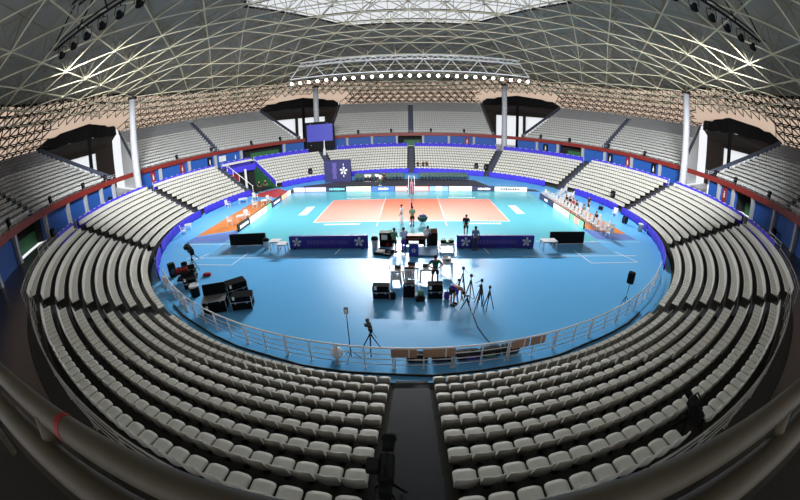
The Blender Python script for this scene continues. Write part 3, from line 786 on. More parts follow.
# ------------------------------------------------------------------ white steel barriers around the near half
def barrier(a0, a1, lab, R=24.05, z=0, h=1.0, rails=(.97, .68, .42, .17), group='white steel barriers of the near fence', r=.026, mt='rail'):
    t = thing('steel_barrier', lab, 'barrier', (0, 0, 0), 0, group)
    A = az_range(a0, a1, 1)
    m = MB(); m.tube([pol(R, a, z+h*rails[0]) for a in A], r*1.4, 6); m.build('top_rail', M[mt], t)
    for q in rails[1:]:
        m = MB(); m.tube([pol(R, a, z+h*q) for a in A], r*.8, 5); m.build('rail', M[mt], t)
    for a in (a0+.05, (a0+a1)/2, a1-.05):
        m = MB(); m.cyl(pol(R, a, z), pol(R, a, z+h), r*1.2, 6); m.lathe([(r*2.4, 0), (r*2.4, .015)], 8, pol(R, a, z)); m.build('post', M[mt], t)
    return t
NB = 17; st = 90./NB
for i in range(NB):
    a0 = 134.+st*i
    side = 'right' if i < NB/2 else 'left'; k = i+1 if i < NB/2 else NB-i
    barrier(a0, a0+st-.1, f'white steel barrier panel, {ORD[k]} along the near fence from its {side} end')
# rail behind the top row on the near side
spans_ = [(136, 142.9, 33.15), (143, 149.9, 33.15)]+[(150.4+5.92*i, 150.4+5.92*i+5.8, 32.5) for i in range(10)]+[(210.1, 217, 33.15), (217.1, 224, 33.15), (224.1, 231.5, 33.15)]
for i, (a0, a1, R) in enumerate(spans_):
    side = 'right' if i < 7 else 'left'; k = i+1 if i < 7 else len(spans_)-i
    barrier(a0, a1, f'pale rail panel behind the top row, {ORD[k]} from the {side} end', R, ZC if R > 33 else TZ(9), .95, (.97, .75, .5, .25), 'pale rails behind the top row', .018, 'rail2')
barrier(227.0, 231.0, 'short pale rail standing on the dark left walkway beside the top row', 34.0, ZC, .95, (.97, .7, .4, .15), None, .018)
barrier(127, 132.5, 'short pale rail standing on the dark right walkway beside the top row', 34.0, ZC, .95, (.97, .7, .4, .15), None, .018)

# ------------------------------------------------------------------ camera platform and its guard rail (near, below the lens)
m = MB(); m.box((0, -35.8, 7.02), (9, 3.5, .16)); m.box((0, -34.15, 6.8), (9, .16, .6))
for x in (-4.2, 4.2): m.box((x, -36.6, 5.4), (.4, .4, 3.2))
struct(m.build('floor_platform', M['conc']))
t = thing('guard_rail', 'worn cream double pipe guard rail closest to the viewer along the bottom edge', 'railing')
cx, cy, cz = CAM
def arcpath(y0, z0, bow, n=25, L=3.6):
    return [(cx+x, cy+y0-bow*(x/L)**2, cz+z0) for x in [(-1+2*i/(n-1))*L for i in range(n)]]
MB().tube(arcpath(.194, -.514, .05), .038, 20).build('upper_pipe', M['pipe'], t, True)
MB().tube(arcpath(.112, -.6, .05), .05, 20).build('lower_pipe', M['pipe'], t, True)
for sx, x in ((-1, -.93), (1, .98)):
    b_ = -.05*(x/3.6)**2
    e = MB(); e.tube([(cx+x, cy+.187+b_, cz-.52), (cx+x-sx*.015, cy+.165+b_, cz-.56), (cx+x-sx*.03, cy+.13+b_, cz-.6)], .036, 12); e.build('elbow_joint', M['pipe'], t, True)
for x in (-2.9, 0, 2.9):
    b_ = -.05*(x/3.6)**2
    MB().cyl((cx+x, cy+.1+b_, cz-.64), (cx+x, cy+.06+b_, 7.1), .035, 10).build('post', M['pipe'], t)
xs = -.79
MB().tube([(cx+xs-.012, cy+.194-.0023, cz-.514), (cx+xs+.012, cy+.194-.0026, cz-.514)], .0396, 20).build('tape_mark', M['tape'], t)

# ------------------------------------------------------------------ LED boards
LEDM = {}
def led(name, c, s=1.0):
    if name not in LEDM: LEDM[name] = em('led_'+name, c, s)
    return LEDM[name]
def led_board(p, q, col, lab, text=None, h=.68):
    # p -> q seen left to right from the court
    p = Vector((p[0], p[1], 0)); q = Vector((q[0], q[1], 0)); L = (q-p).length-.04; mid = (p+q)/2; rz = atan2(q.y-p.y, q.x-p.x)
    t = thing('led_board', lab, 'advertising board', mid, rz, 'LED boards around the court')
    m = MB(); m.bev((0, .08, h/2), (L, .14, h), .015); m.box((-L*.35, .25, .03), (.06, .5, .06)); m.box((L*.35, .25, .03), (.06, .5, .06)); m.build('cabinet', M['black'], t)
    m = MB()
    cols = col if isinstance(col, list) else [col]
    n = len(cols)
    for i, c in enumerate(cols):
        m.cur = i; x0 = -L/2+.03+(L-.06)*i/n; x1 = -L/2+.03+(L-.06)*(i+1)/n
        m.box(((x0+x1)/2, 0, h/2), (x1-x0, .02, h-.06))
    sc_ = m.build('screen', cols, t)
    if text:
        c, f0_, f1_ = text; m = MB(); x = -L/2+L*f0_; r = random.Random(int(L*100))
        while x < -L/2+L*f1_:
            w = r.choice((.14, .2, .24)); hh = h*r.choice((.3, .36, .42)); m.box((x+w/2, -.014, h*.5), (w, .01, hh)); x += w+.06
        m.build('lettering', c, sc_)
    return t
Wt = led('white', (240, 250, 244), 1.54); Lil = led('lilac', (196, 190, 240), 1.72); Lil2 = led('pale_lilac', (228, 222, 250), 1.82); Nv = led('navy', (30, 36, 96), 1.09)
Gr = led('green_white', (222, 246, 214), 1.82); Ye = led('pale_yellow', (244, 244, 214), 1.92); Bl = led('blue', (60, 118, 214), 1.46); Pk = led('pink', (240, 168, 160), 1.72); Lb = led('pale_blue', (150, 190, 240), 1.64)
Tx = led('lettering', (255, 255, 255), 1.64); Dk = led('dark', (16, 20, 34), 0.55); Or = led('orange_pink', (246, 176, 120), 1.72); Mg = led('mint', (130, 224, 168), 1.64); TxB = led('dark_lettering', (70, 80, 110), 0.91); TxG = led('teal_lettering', (120, 230, 210), 1.82)
FP = [(-16.0, 10.35), (-14.25, 10.1), (-11.15, 9.75), (-8.45, 9.45), (-5.1, 9.15), (-2.1, 8.95), (-.5, 8.87), (.25, 8.85), (2.2, 8.82), (4.7, 8.82), (7.75, 8.95), (10.7, 9.12), (15.4, 9.42)]
FAR = [(0, Lil2, 'pale lilac LED board at the left end of the far row', None), (1, Lil, 'lilac LED board, second in the far row', (Tx, .3, .75)), (2, Nv, 'navy LED board with pale lettering, third in the far row', (TxG, .15, .9)),
       (3, [Wt, Gr, Ye], 'white and pale green LED board left of centre in the far row', None), (4, Bl, 'blue LED board with white lettering, far row', (Tx, .3, .72)), (5, Pk, 'pink LED board left of the net post, far row', (Tx, .1, .9)),
       (7, Pk, 'pink LED board right of the net post, far row', (Tx, .1, .9)), (8, [Lb, Wt, Lb], 'pale blue LED board with a white middle, far row', None), (9, [Ye, Gr, Wt], 'pale yellow LED board right of centre, far row', None),
       (10, Nv, 'navy LED board with small white lettering at the right of the far row', (Tx, .25, .8)), (11, Wt, 'white LED board with faint lettering at the right end of the far row', (TxB, .15, .75))]
for i, c, lab, tx in FAR: led_board(FP[i], FP[i+1], c, lab, tx)
XL, XR = -15.8, 15.75
led_board((XL-.1, 5.4), (XL-.2, 9.1), [Or, Pk, Ye], 'orange and pink LED board at the far end of the left row', None)
led_board((XL, 1.9), (XL-.1, 5.3), Nv, 'navy LED board with pale lettering in the left row', (Tx, .2, .8))
led_board((XL+.1, -4.35), (XL, 1.8), [Wt, Wt, Gr, Mg], 'long white LED board fading to mint in the left row', None)
led_board((XL+.1, -6.9), (XL+.1, -4.45), Dk, 'black LED board with bold white lettering at the near end of the left row', (Tx, .15, .9), .72)
led_board((XR, 5.6), (XR-.05, 1.0), Nv, 'navy LED board with a white mark at the far end of the right row', (Tx, .4, .6))
led_board((XR-.05, .9), (XR, -3.35), [Wt, Wt, Gr], 'white LED board in the middle of the right row', None)
led_board((XR, -3.45), (XR, -6.6), [Mg, Pk, Mg], 'mint and pink LED board at the near end of the right row', None)

# ------------------------------------------------------------------ banners with the pinwheel star
def star_mb(c, s, y, th=.015):
    m = MB()
    for k in range(5):
        a = 2*pi*k/5+.3
        pts = [(s*r_*cos(a+d_), s*r_*sin(a+d_)) for r_, d_ in ((.05, 0), (.5, -.52), (.82, -.42), (1, -.12), (.95, .18), (.62, .3))]
        m.yprism([(c[0]+u, c[1]+v) for u, v in pts], y-th, y)
    return m
def word_mb(x0, x1, z, h, y, seed, vert=False):
    m = MB(); r = random.Random(seed); p = x0
    while p < x1:
        w = r.choice((.1, .14, .18)); hh = h*r.choice((.7, .85, 1)); 
        if vert: m.box((z, y, p+w/2), (hh, .012, w))
        else: m.box((p+w/2, y, z), (w, .012, hh))
        p += w+.06
    return m
M['wordm'] = pm('muted_violet_lettering', (92, 76, 150), .6, 0, .05, 2)
for (x0, x1, y0, lab) in ((-9.0, -3.1, -11.15, 'long purple barrier with two white stars, left of the desk'), (3.15, 8.95, -11.3, 'long purple barrier with two white stars, behind the person in grey blue')):
    L = x1-x0; t = thing('banner_barrier', lab, 'barrier', ((x0+x1)/2, y0, 0), 0, 'purple barriers with white stars')
    cv = MB().bev((0, 0, .5), (L, .3, .94), .05).build('cover', M['purpled'], t)
    for sx in (-1, 1):
        star_mb((sx*(L/2-.62), .52), .36, -.152).build('star_emblem', M['white'], cv)
        MB().box((sx*(L/2-.4), 0, .02), (.12, .5, .04)).build('foot', M['black'], t)
    word_mb(-L*.26, L*.26, .5, .34, -.155, 5).build('lettering', M['wordm'], cv)
t = thing('star_banner', 'tall indigo banner box with white star, standing before the far left seats', 'banner', (-11.07, 16.9, 0), 0)
MB().bev((0, .3, 1.7), (4.1, .6, 3.4), .05).build('cover', M['navy'], t)
star_mb((.95, 1.75), .62, -.002).build('star_emblem', M['white'], t)
word_mb(.6, 2.9, -.45, .7, -.005, 9, True).build('lettering', M['wordm'], t)
MB().box((.95, -.005, 2.7), (.1, .012, .35)).build('caption', M['white'], t); MB().box((.95, -.005, .95), (.1, .012, .35)).build('caption', M['white'], t)
# black crash panels
for x0, x1, y0, y1, lab, ln in ((-14.57, -11.3, -10.6, -10.4, 'black padded panel standing left of the white tables', -.08), (10.55, 13.72, -10.62, -10.5, 'black padded panel standing right of the single white table', .05)):
    t = thing('crash_panel', lab, 'panel', ((x0+x1)/2, (y0+y1)/2, 0), atan2(y1-y0, x1-x0), 'black padded panels'); L = x1-x0
    MB().bev((0, 0, .53), (L, .16, .98), .03, 0, -.06).build('pad', M['black'], t)
    for sx in (-1, 1): MB().bev((sx*L*.38, .18, .03), (.1, .7, .06), .015).build('foot', M['darkstrip'], t)
    MB().box((0, -.1, .08), (L*.98, .03, .05)).build('bottom_edge', M['chrome'], t)

# ------------------------------------------------------------------ scoreboard screen
t = thing('video_screen', 'blue video screen in a black frame before the far left column', 'screen', (-16.95, 29.6, ZC), 0)
MB().bev((0, .17, 3.3), (5.75, .32, 5.1), .05).build('frame', M['black'], t)
MB().box((.05, -.01, 3.72), (5.0, .03, 3.25)).build('display', M['screen'], t)
MB().box((0, .17, .42), (4.6, .32, .8)).build('base', M['black'], t)
for x, z in ((-1.7, 1.35), (-1.7, 5.45), (1.5, 5.5)): MB().lathe([(.12, 0), (.1, .05)], 8, (x, -.03, z)).build('fitting', M['white'], t)
t = thing('light_pole', 'short white conical post below the blue screen', 'post', (-15.6, 27.6, TZ(8)+.006), 0)
MB().lathe([(.3, 0), (.3, .05), (.26, .9), (.12, 1.5), (.1, 2.5)], 12).build('shaft', M['white'], t, True)
MB().lathe([(.16, 2.5), (.16, 2.6), (.02, 2.7)], 12).build('cap', M['white'], t)

# ------------------------------------------------------------------ small speakers on the balcony band
SPK = [(-131.4, 'at the far left frame edge'), (-117, 'just below the left upper aisle'), (-105.7, 'between the left aisle and the left canopy'), (-98.3, 'beside the bright left gate'), (-74.4, 'right of the tall left column'), (-63.1, 'left of the upper aisle on the far left'),
       (-50.3, 'right of the upper aisle on the far left'), (-41.1, 'below the far left canopy'), (-16.5, 'right of the blue screen'), (-6.2, 'left of the far centre aisle'), (6.3, 'right of the far centre aisle'), (16.7, 'below the right end of the middle stand'),
       (41, 'below the far right canopy'), (50.2, 'left of the upper aisle on the far right'), (62.8, 'right of the upper aisle on the far right'), (74.6, 'left of the tall right column'), (98.3, 'beside the bright right gate'), (105.2, 'between the right canopy and right upper aisle'), (116.9, 'at the foot of the right upper aisle')]
sp0 = None
for az, wh in SPK:
    x, y, _ = pol(36.97, az); lab = f'small black loudspeaker on red balcony band, {wh}'
    if sp0 is None:
        sp0 = thing('rail_speaker', lab, 'speaker', (x, y, 6.62), -rad(az)+pi, 'black loudspeakers on the red band')
        m = MB(); m.bev((0, .08, .55), (.42, .36, .62), .04, 0, .25); m.build('cabinet', M['black'], sp0)
        m = MB(); m.lathe([(.13, 0), (.1, .03)], 10); o = m.build('cone', M['darkstrip'], sp0); o.rotation_euler.x = -pi/2; o.location = (0, .26, .52)
        m = MB(); m.box((0, 0, .12), (.08, .08, .24)); m.box((0, 0, .01), (.24, .18, .02)); m.build('bracket', M['black'], sp0)
    else: dup(sp0, (x, y, 6.62), -rad(az)+pi, lab)
for az, R, z, lab in ((24.9, 26.4, TZ(1), 'black loudspeaker among white seats, left of the far right aisle'), (28.7, 26.3, TZ(1), 'black loudspeaker beside the dark far right aisle'), (-38.9, 26.4, TZ(1), 'black loudspeaker among white seats, left of the indigo star banner'),
                       (81.5, 26.4, TZ(1), 'black loudspeaker among white seats behind the players bench')):
    x, y, _ = pol(R-.32, az)
    t = thing('stage_speaker', lab, 'speaker', (x, y, z+.43), -rad(az)+pi)
    MB().bev((0, 0, .42), (.62, .4, .84), .05).build('cabinet', M['black'], t)
    m = MB(); m.lathe([(.2, 0), (.15, .03)], 12); o = m.build('cone', M['darkstrip'], t); o.rotation_euler.x = -pi/2; o.location = (0, .2, .32)

# ------------------------------------------------------------------ furniture
ch0 = None
def chair(x, y, rz, lab, group, mat='white', z=0):
    global ch0
    if ch0 is None:
        ch0 = thing('plastic_chair', lab, 'chair', (x, y, z), rz, group)
        m = MB(); m.bev((0, 0, .43), (.46, .44, .04), .015); m.build('seat', M['white'], ch0)
        m = MB(); m.bev((0, -.235, .84), (.46, .045, .1), .015, 0, .12)
        for x_ in (-.19, -.095, 0, .095, .19): m.box((x_, -.21, .62), (.075, .03, .38), 0, .12)
        m.build('backrest', M['white'], ch0)
        for sx in (-1, 1):
            for sy in (-1, 1):
                m = MB(); m.cyl((sx*.24, sy*.23, 0), (sx*.2, sy*.19, .43), .022, 6, .03); m.build('leg', M['white'], ch0)
            m = MB(); m.bev((sx*.245, 0, .64), (.05, .42, .03), .01); m.cyl((sx*.24, .18, .43), (sx*.245, .19, .64), .02, 5); m.build('armrest', M['white'], ch0)
        return ch0
    return dup(ch0, (x, y, z), rz, lab, group)
def table(x, y, rz, lab, group=None, L=.8, Wd=.75, h=.73, mat='white'):
    t = thing('plastic_table', lab, 'table', (x, y, 0), rz, group)
    m = MB(); m.bev((0, 0, h-.02), (L, Wd, .04), .015); m.build('tabletop', M[mat], t)
    m = MB()
    for sy in (-1, 1): m.box((0, sy*(Wd/2-.06), h-.08), (L-.12, .02, .08))
    for sx in (-1, 1): m.box((sx*(L/2-.06), 0, h-.08), (.02, Wd-.12, .08))
    m.build('apron', M[mat], t)
    for sx in (-1, 1):
        for sy in (-1, 1): MB().cyl((sx*(L/2-.05), sy*(Wd/2-.05), 0), (sx*(L/2-.09), sy*(Wd/2-.09), h-.04), .028, 6, .036).build('leg', M[mat], t)
    return t
for i in range(18):
    y = 6.6-.86*i
    o = chair(16.75+.02*i, y, pi/2-(.05 if i % 3 else -.08), f'white plastic chair, {ORD[i+1]} from the far end of the right side bench row', 'white chairs of the right side bench row'); o.scale = (1.15, 1.15, 1.15)
for i, (x, y) in enumerate(((18.6, 4.3), (19.4, 5.0), (20.1, 5.9), (20.9, 6.7), (19.6, 7.6), (20.3, 8.5), (18.7, 6.2), (21.0, 9.3))):
    chair(x, y, pi/2+.3*sin(i*2.1), f'white plastic chair, {ORD[i+1]} from the front in the cluster behind the right bench', 'cluster of white chairs at the far right corner')
chair(22.5, -1.9, pi/2+.6, 'lone white plastic chair against the blue cloth on the right', None)
for i, (x, y, rz) in enumerate(((17.9, -8.2, 2.2), (18.3, -6.9, 1.2), (17.2, -9.1, .4))):
    chair(x, y, rz, ('white plastic chair at the near end of the right bench, turned away', 'white plastic chair on the ochre floor behind the bench end', 'white plastic chair nearest the right black panel')[i], None)
chair(-17.9, -4.6, -1.2, 'white plastic chair left of the table by the black LED board', None)
chair(-16.9, -2.6, -2.3, 'white plastic chair right of the table by the black LED board', None)
chair(-18.2, 2.3, -1.4, 'white plastic chair beside the table on the far left ochre floor', None)
chair(-17.2, 4.4, -1.9, 'white plastic chair behind the table on the far left ochre floor', None)
chair(-22.6, 3.2, -1.7, 'white plastic chair by the blue cloth, left of the far left table', None)
chair(-20.2, 6.6, -2.0, 'white plastic chair right of the table at the gangway mouth', None)
table(-17.15, -3.55, .2, 'white plastic table behind the black LED board on the left', 'white tables on the left')
table(-17.3, 3.3, .1, 'white plastic table behind the navy left LED board', 'white tables on the left')
table(-21.2, 5.0, .3, 'white plastic table by the gangway mouth on the left', 'white tables on the left', 1.2)
table(-22.5, -5.9, .5, 'white plastic table against the blue cloth, leftmost of all tables', 'white tables on the left', .8)
chair(-22.2, -7.3, -.9, 'white plastic chair beside the leftmost white table', None)
table(-10.1, -11.35, 0, 'white plastic table left of two, beside the left purple barrier', None, .82)
table(-9.3, -11.95, 0, 'white plastic table right of two, touching the left purple barrier', None, .74)
table(10.05, -11.65, .1, 'single white plastic table in front of the right black panel', None, 1.25)
# desks of the officials
table(-.85, -16.35, 0, 'white plastic table left of the seated person in black', None, .82)
table(-.0, -15.95, 0, 'white plastic table in front of the seated person in black', None, .8)
table(.82, -16.2, 0, 'white plastic table left of the person in dark green', None, .8)
chair(-.86, -17.1, 0, 'empty white plastic chair left of the seated person in black', None)
chair(-.14, -16.9, 0, 'white plastic chair under the seated person in black', None)
table(2.05, -15.3, 0, 'white plastic table right of the person in dark green', None, .8)
table(2.42, -11.7, .05, 'pale table with dark kit right of the black lectern', None, 1.1, .7, .55)
t = thing('scorer_desk', 'dark wooden scorer desk in front of the net', 'desk', (.1, -10.5, 0), 0)
MB().bev((0, 0, .72), (1.7, .6, .05), .01).build('top', M['wood'], t); MB().box((0, -.26, .4), (1.6, .04, .6)).build('front_panel', M['blackfab'], t)
for sx in (-1, 1): MB().box((sx*.8, 0, .35), (.05, .52, .7)).build('side_panel', M['wood'], t)
MB().box((0, -.29, .55), (1.5, .02, .12)).build('trim_strip', M['wood'], t)
t = thing('rack_case', 'open black rack case left of the person in pale green', 'case', (-1.85, -10.7, 0), 0)
m = MB(); m.box((0, .3, .52), (.85, .04, 1.04)); m.box((-.42, 0, .52), (.04, .6, 1.04)); m.box((.42, 0, .52), (.04, .6, 1.04)); m.box((0, 0, .02), (.85, .6, .04)); m.box((0, 0, 1.03), (.85, .6, .04)); m.build('shell', M['black'], t)
MB().box((0, 0, .5), (.8, .55, .03)).build('shelf', M['black'], t); MB().box((-.1, -.1, .7), (.4, .3, .35)).build('papers', M['paper'], t); MB().box((.12, -.12, .13), (.22, .2, .16)).build('parcel', M['redcl'], t)
t = thing('lectern', 'black angular lectern behind the person in white', 'lectern', (1.45, -10.5, 0), .15)
m = MB(); m.xprism([(-.3, 0), (.3, 0), (.3, 1.0), (0, 1.2), (-.3, .9)], -.35, .35); m.build('body', M['black'], t); MB().box((0, -.31, .55), (.5, .03, .5)).build('front_panel', M['brownfab'], t); MB().box((0, -.17, 1.07), (.64, .36, .03), 0, .7).build('reading_top', M['wood'], t)
t = thing('draped_table', 'small table draped in indigo cloth with a white star', 'table', (.12, -12.65, 0), 0)
MB().bev((0, 0, .45), (.62, .5, .9), .04).build('drape', M['purpled'], t); star_mb((0, .45), .17, -.252).build('star_emblem', M['white'], t); MB().bev((0, 0, .93), (.66, .5, .05), .01).build('top', M['paper'], t)
t = thing('floor_panel', 'slanted grey-blue panel lying on the floor right of the draped table', 'panel', (1.1, -12.4, 0), -.12)
MB().bev((0, 0, .2), (1.3, 1.1, .08), .02, 0, .22).build('pad', M['greyblue'], t)
for sx in (-1, 1): MB().box((sx*.5, .4, .12), (.06, .06, .26)).build('leg', M['black'], t)
t = thing('equipment_tray', 'dark kit tray with white papers on the floor left of the officials', 'tray', (-1.9, -12.35, 0), -.35)
m = MB(); m.xprism([(-.35, .02), (.35, .02), (.42, .22), (.36, .22), (.3, .08), (-.3, .08), (-.36, .22), (-.42, .22)], -.6, .6); m.build('body', M['black'], t); MB().bev((-.25, 0, .16), (.6, .42, .16), .02, .3).build('papers', M['paper'], t); MB().bev((.35, .05, .14), (.3, .3, .12), .02).build('kit', M['blackcl'], t)
for x, y, lab in ((-2.62, -11.2, 'small white bin with dark lid between left barrier and rack case'), (-10.95, -11.2, 'small white bin with a black bag left of the two white tables')):
    t = thing('waste_bin', lab, 'bin', (x, y, 0), 0)
    MB().lathe([(.18, 0), (.24, .62), (.25, .64)], 14).build('bucket', M['white'], t, True); MB().lathe([(.26, .64), (.27, .74), (.18, .86), (.05, .9)], 12).build('bag', M['black'], t, True)
t = thing('waste_bin', 'pale bin standing by the right fence cloth', 'bin', (22.7, -6.9, 0), 0)
MB().lathe([(.22, 0), (.28, .7), (.3, .74)], 14).build('bucket', M['upconc'], t, True); MB().lathe([(.31, .74), (.31, .8), (.1, .86)], 12).build('lid', M['white'], t)
t = thing('cable_drum', 'black round cable drum on the floor by the right fence cloth', 'drum', (22.3, -4.4, 0), .5)
o = MB().lathe([(.42, -.2), (.42, -.15), (.22, -.14), (.22, .14), (.42, .15), (.42, .2)], 18).build('reel', M['black'], t); o.rotation_euler.x = pi/2; o.location = (0, 0, .42)
MB().lathe([(.32, -.13), (.32, .13)], 16).build('cable', M['cable'], t); LAST[0].rotation_euler.x = pi/2; LAST[0].location = (0, 0, .42)
t = thing('wheeled_cart', 'dark cart with a tall handle by the blue cloth behind the bench', 'cart', (22.2, .9, 0), .8)
MB().bev((0, 0, .28), (.7, .5, .3), .04).build('tub', M['black'], t); MB().tube([(-.3, .2, .4), (-.45, .2, .95), (-.45, -.2, .95), (-.3, -.2, .4)], .02, 6).build('handle', M['black'], t)
for sx in (-1, 1):
    for sy in (-1, 1): MB().lathe([(.07, -.03), (.07, .03)], 8).build('wheel', M['darkstrip'], t); LAST[0].rotation_euler.x = pi/2; LAST[0].location = (sx*.26, sy*.18, .07)
# laptop, monitor and small items on the tables
def laptop(x, y, z, rz, lab):
    t = thing('laptop', lab, 'laptop', (x, y, z), rz)
    MB().bev((0, 0, .012), (.34, .24, .02), .006).build('base', M['black'], t); MB().bev((0, .14, .13), (.34, .015, .22), .006, 0, -.25).build('screen', M['darkstrip'], t)
laptop(-.8, -16.3, .73, pi, 'open laptop on the table left of the seated person in black')
laptop(.78, -16.15, .73, pi, 'open laptop on the table left of the person in dark green')
laptop(0.02, -15.9, .73, pi, 'open laptop in front of the seated person in black')
t = thing('printer', 'white and black printer on the table right of the person in dark green', 'printer', (2.05, -15.3, .73), .1)
MB().bev((0, 0, .11), (.5, .4, .22), .03).build('body', M['white'], t); MB().bev((.03, -.18, .1), (.2, .08, .08), .01).build('tray', M['black'], t); MB().box((-.05, .08, .26), (.3, .02, .12), 0, -.3).build('paper', M['paper'], t)
for i, (x, lab) in enumerate(((2.18, 'black bag on the left of the pale table by the lectern'), (2.7, 'black bag on the right of the pale table by the lectern'))):
    t = thing('kit_bag', lab, 'bag', (x, -11.7, .55), .3*i)
    MB().bev((0, 0, .1), (.4, .26, .2), .07).build('body', M['black'], t); MB().tube([(-.12, 0, .18), (-.08, 0, .3), (.08, 0, .3), (.12, 0, .18)], .015, 5).build('handle', M['black'], t)
t = thing('drinks_crate', 'green crate with bottles on the pale table by the lectern', 'crate', (2.45, -11.92, .55), 0)
MB().bev((0, 0, .08), (.22, .18, .16), .02).build('crate', M['lgreen'], t)

# ------------------------------------------------------------------ green chairs behind the far LED boards
gc0 = None
rows = [(16.9, .004), (18.0, .004), (19.1, .004)]
cnt = 0
for ri, (y, z) in enumerate(rows):
    for sd in (-1, 1):
        for i in range(14):
            x = sd*(1.35+.54*i); lab = f'dark green folding chair, {ORD[i+1]} {"left" if sd < 0 else "right"} of the net, {("front", "middle", "back")[ri]} far row'
            if gc0 is None:
                gc0 = thing('folding_chair', lab, 'chair', (x, y, z), pi, 'dark green chairs behind the far LED boards')
                m = MB(); m.bev((0, 0, .45), (.46, .42, .05), .02); m.build('seat', M['darkgreen'], gc0)
                m = MB(); m.bev((0, -.22, .72), (.46, .05, .38), .02, 0, .12); m.build('backrest', M['darkgreen'], gc0)
                for sx in (-1, 1):
                    m = MB(); m.cyl((sx*.2, .2, 0), (sx*.2, -.2, .6), .018, 5); m.cyl((sx*.2, -.2, 0), (sx*.2, .18, .44), .018, 5); m.build('leg', M['black'], gc0)
            else: dup(gc0, (x, y, z), pi, lab)

# ------------------------------------------------------------------ net and referee stand
t = thing('volleyball_net', 'volleyball net seen edge-on across the middle of the court', 'net', (0, 0, 0), 0)
for sy in (-1, 1):
    MB().lathe([(.2, 0), (.2, .04), (.055, .06), (.055, 2.5), (.04, 2.55)], 12, (0, sy*5.4, .008)).build('post', M['chrome'], t)
    MB().lathe([(.065, .3), (.065, 1.9)], 12, (0, sy*5.4, 0)).build('post_pad', M['navy'], t)
m = MB()
for i in range(96): y = -4.75+9.5*i/95; m.box((0, y, 1.93), (.006, .008, .94))
for j in range(10): m.box((0, 0, 1.48+.1*j), (.006, 9.5, .008))
m.build('mesh', M['black'], t)
for z_, h_ in ((2.41, .07), (1.45, .05)): MB().box((0, 0, z_), (.012, 10.6, h_)).build('tape_band', M['whitecl'], t)
for sy in (-1, 1): MB().cyl((0, sy*4.5, 1.43), (0, sy*4.5, 3.23), .012, 6).build('antenna', M['redcl'], t)
t = thing('referee_stand', 'padded referee stand at the far end of the net', 'referee stand', (0, 6.6, .004), 0)
MB().bev((0, .0, .9), (.4, .12, 1.5), .04).build('pad', M['pinkpad'], t); MB().bev((0, .5, 1.15), (.7, .7, .06), .02).build('platform', M['navy'], t)
for sx in (-1, 1):
    MB().cyl((sx*.4, -.05, 0), (sx*.32, .2, 2.2), .03, 6).build('leg', M['rail'], t); MB().cyl((sx*.4, 1.0, 0), (sx*.32, .75, 2.2), .03, 6).build('leg', M['rail'], t)
MB().tube([(-.32, .2, 2.2), (-.32, .75, 2.2), (.32, .75, 2.2), (.32, .2, 2.2)], .025, 6).build('guard', M['rail'], t)
# ball cart
t = thing('ball_cart', 'round ball cart with dark green cloth beside the person at the net', 'cart', (.92, -5.9, .004), 0)
MB().lathe([(.28, .4), (.4, .52), (.44, .74), (.42, .78)], 16).build('cloth_basket', M['darkgreen'], t, True)
for k in range(4): MB().cyl((.32*cos(k*pi/2+.7), .32*sin(k*pi/2+.7), 0), (.38*cos(k*pi/2+.7+pi), .38*sin(k*pi/2+.7+pi), .55), .018, 5).build('leg', M['chrome'], t)
M['ball'] = pm('blue_yellow_ball', (40, 92, 150), .5, 0, .3, 9)
for k, (x, y, z) in enumerate(((.0, -.15, .86), (.2, .05, .86), (-.18, .1, .86), (.02, .2, .87))):
    b_ = MB(); b_.sph((0, 0, 0), .105, 12, 8); o = b_.build('volleyball', M['ball'], None, True, (.92+x, -5.9+y, z)); tag(o, 'blue volleyball heaped in the round cart by the net', 'ball', 'volleyballs in the cart')
t = thing('flat_bag', 'pale blue cloth bag lying on the court right of the ball cart', 'bag', (1.35, -7.6, .004), .6)
MB().bev((0, 0, .09), (.8, .45, .18), .08).build('body', M['lblue'], t, True); MB().tube([(-.2, -.1, .16), (-.1, -.1, .26), (.1, -.1, .26), (.2, -.1, .16)], .015, 5).build('strap', M['purplecl'], t)

# ------------------------------------------------------------------ flight cases
def flight_case(x, y, rz, w, d, h, lab, split=.5, lid_open=False, group='black flight cases'):
    t = thing('flight_case', lab, 'flight case', (x, y, .001), rz, group)
    hl = h*split
    bd = MB().bev((0, 0, hl/2+.04), (w, d, hl-.02), .015).build('body', M['case'], t)
    if not lid_open: MB().bev((0, 0, hl+.05+(h-hl)/2), (w, d, h-hl-.02), .015).build('lid', M['case'], t)
    else: MB().bev((0, d/2+.12, hl+.32), (w, .2, .6), .02, 0, -.25).build('lid', M['case'], t)
    m = MB(); m.box((0, 0, hl+.035), (w+.02, d+.02, .025))
    for sx in (-1, 1):
        for sy in (-1, 1): m.box((sx*w/2, sy*d/2, (h+.05)/2 if not lid_open else hl/2), (.03, .03, h+.02 if not lid_open else hl))
    m.build('edge_trim', M['chrome'], t)
    for sx in (-1, 1):
        m = MB(); m.bev((sx*w*.28, -d/2-.012, hl+.03), (.1, .03, .12), .008); m.build('latch', M['chrome'], bd)
        for sy in (-1, 1):
            MB().lathe([(.045, -.02), (.045, .02)], 8).build('caster', M['darkstrip'], t); o = LAST[0]; o.rotation_euler.x = pi/2; o.location = (sx*w*.4, sy*d*.36, .045)
    MB().box((-w*.33, -d/2-.004, hl+.3 if not lid_open else hl*.6), (.13, .012, .2)).build('label_plate', M['paper'], bd)
    return t
flight_case(-1.57, -18.45, 0, .84, .46, .72, 'black flight case left of three behind the officials tables')
flight_case(-.15, -18.3, 0, .6, .46, .82, 'black upright flight case in the middle behind the officials tables', .9)
flight_case(1.18, -18.45, 0, .76, .46, .8, 'black flight case right of three, in front of the person in green', .48)
flight_case(-10.35, -20.35, .4, 1.35, .85, .95, 'open black flight case with metal edges nearest the fence', .72, True)
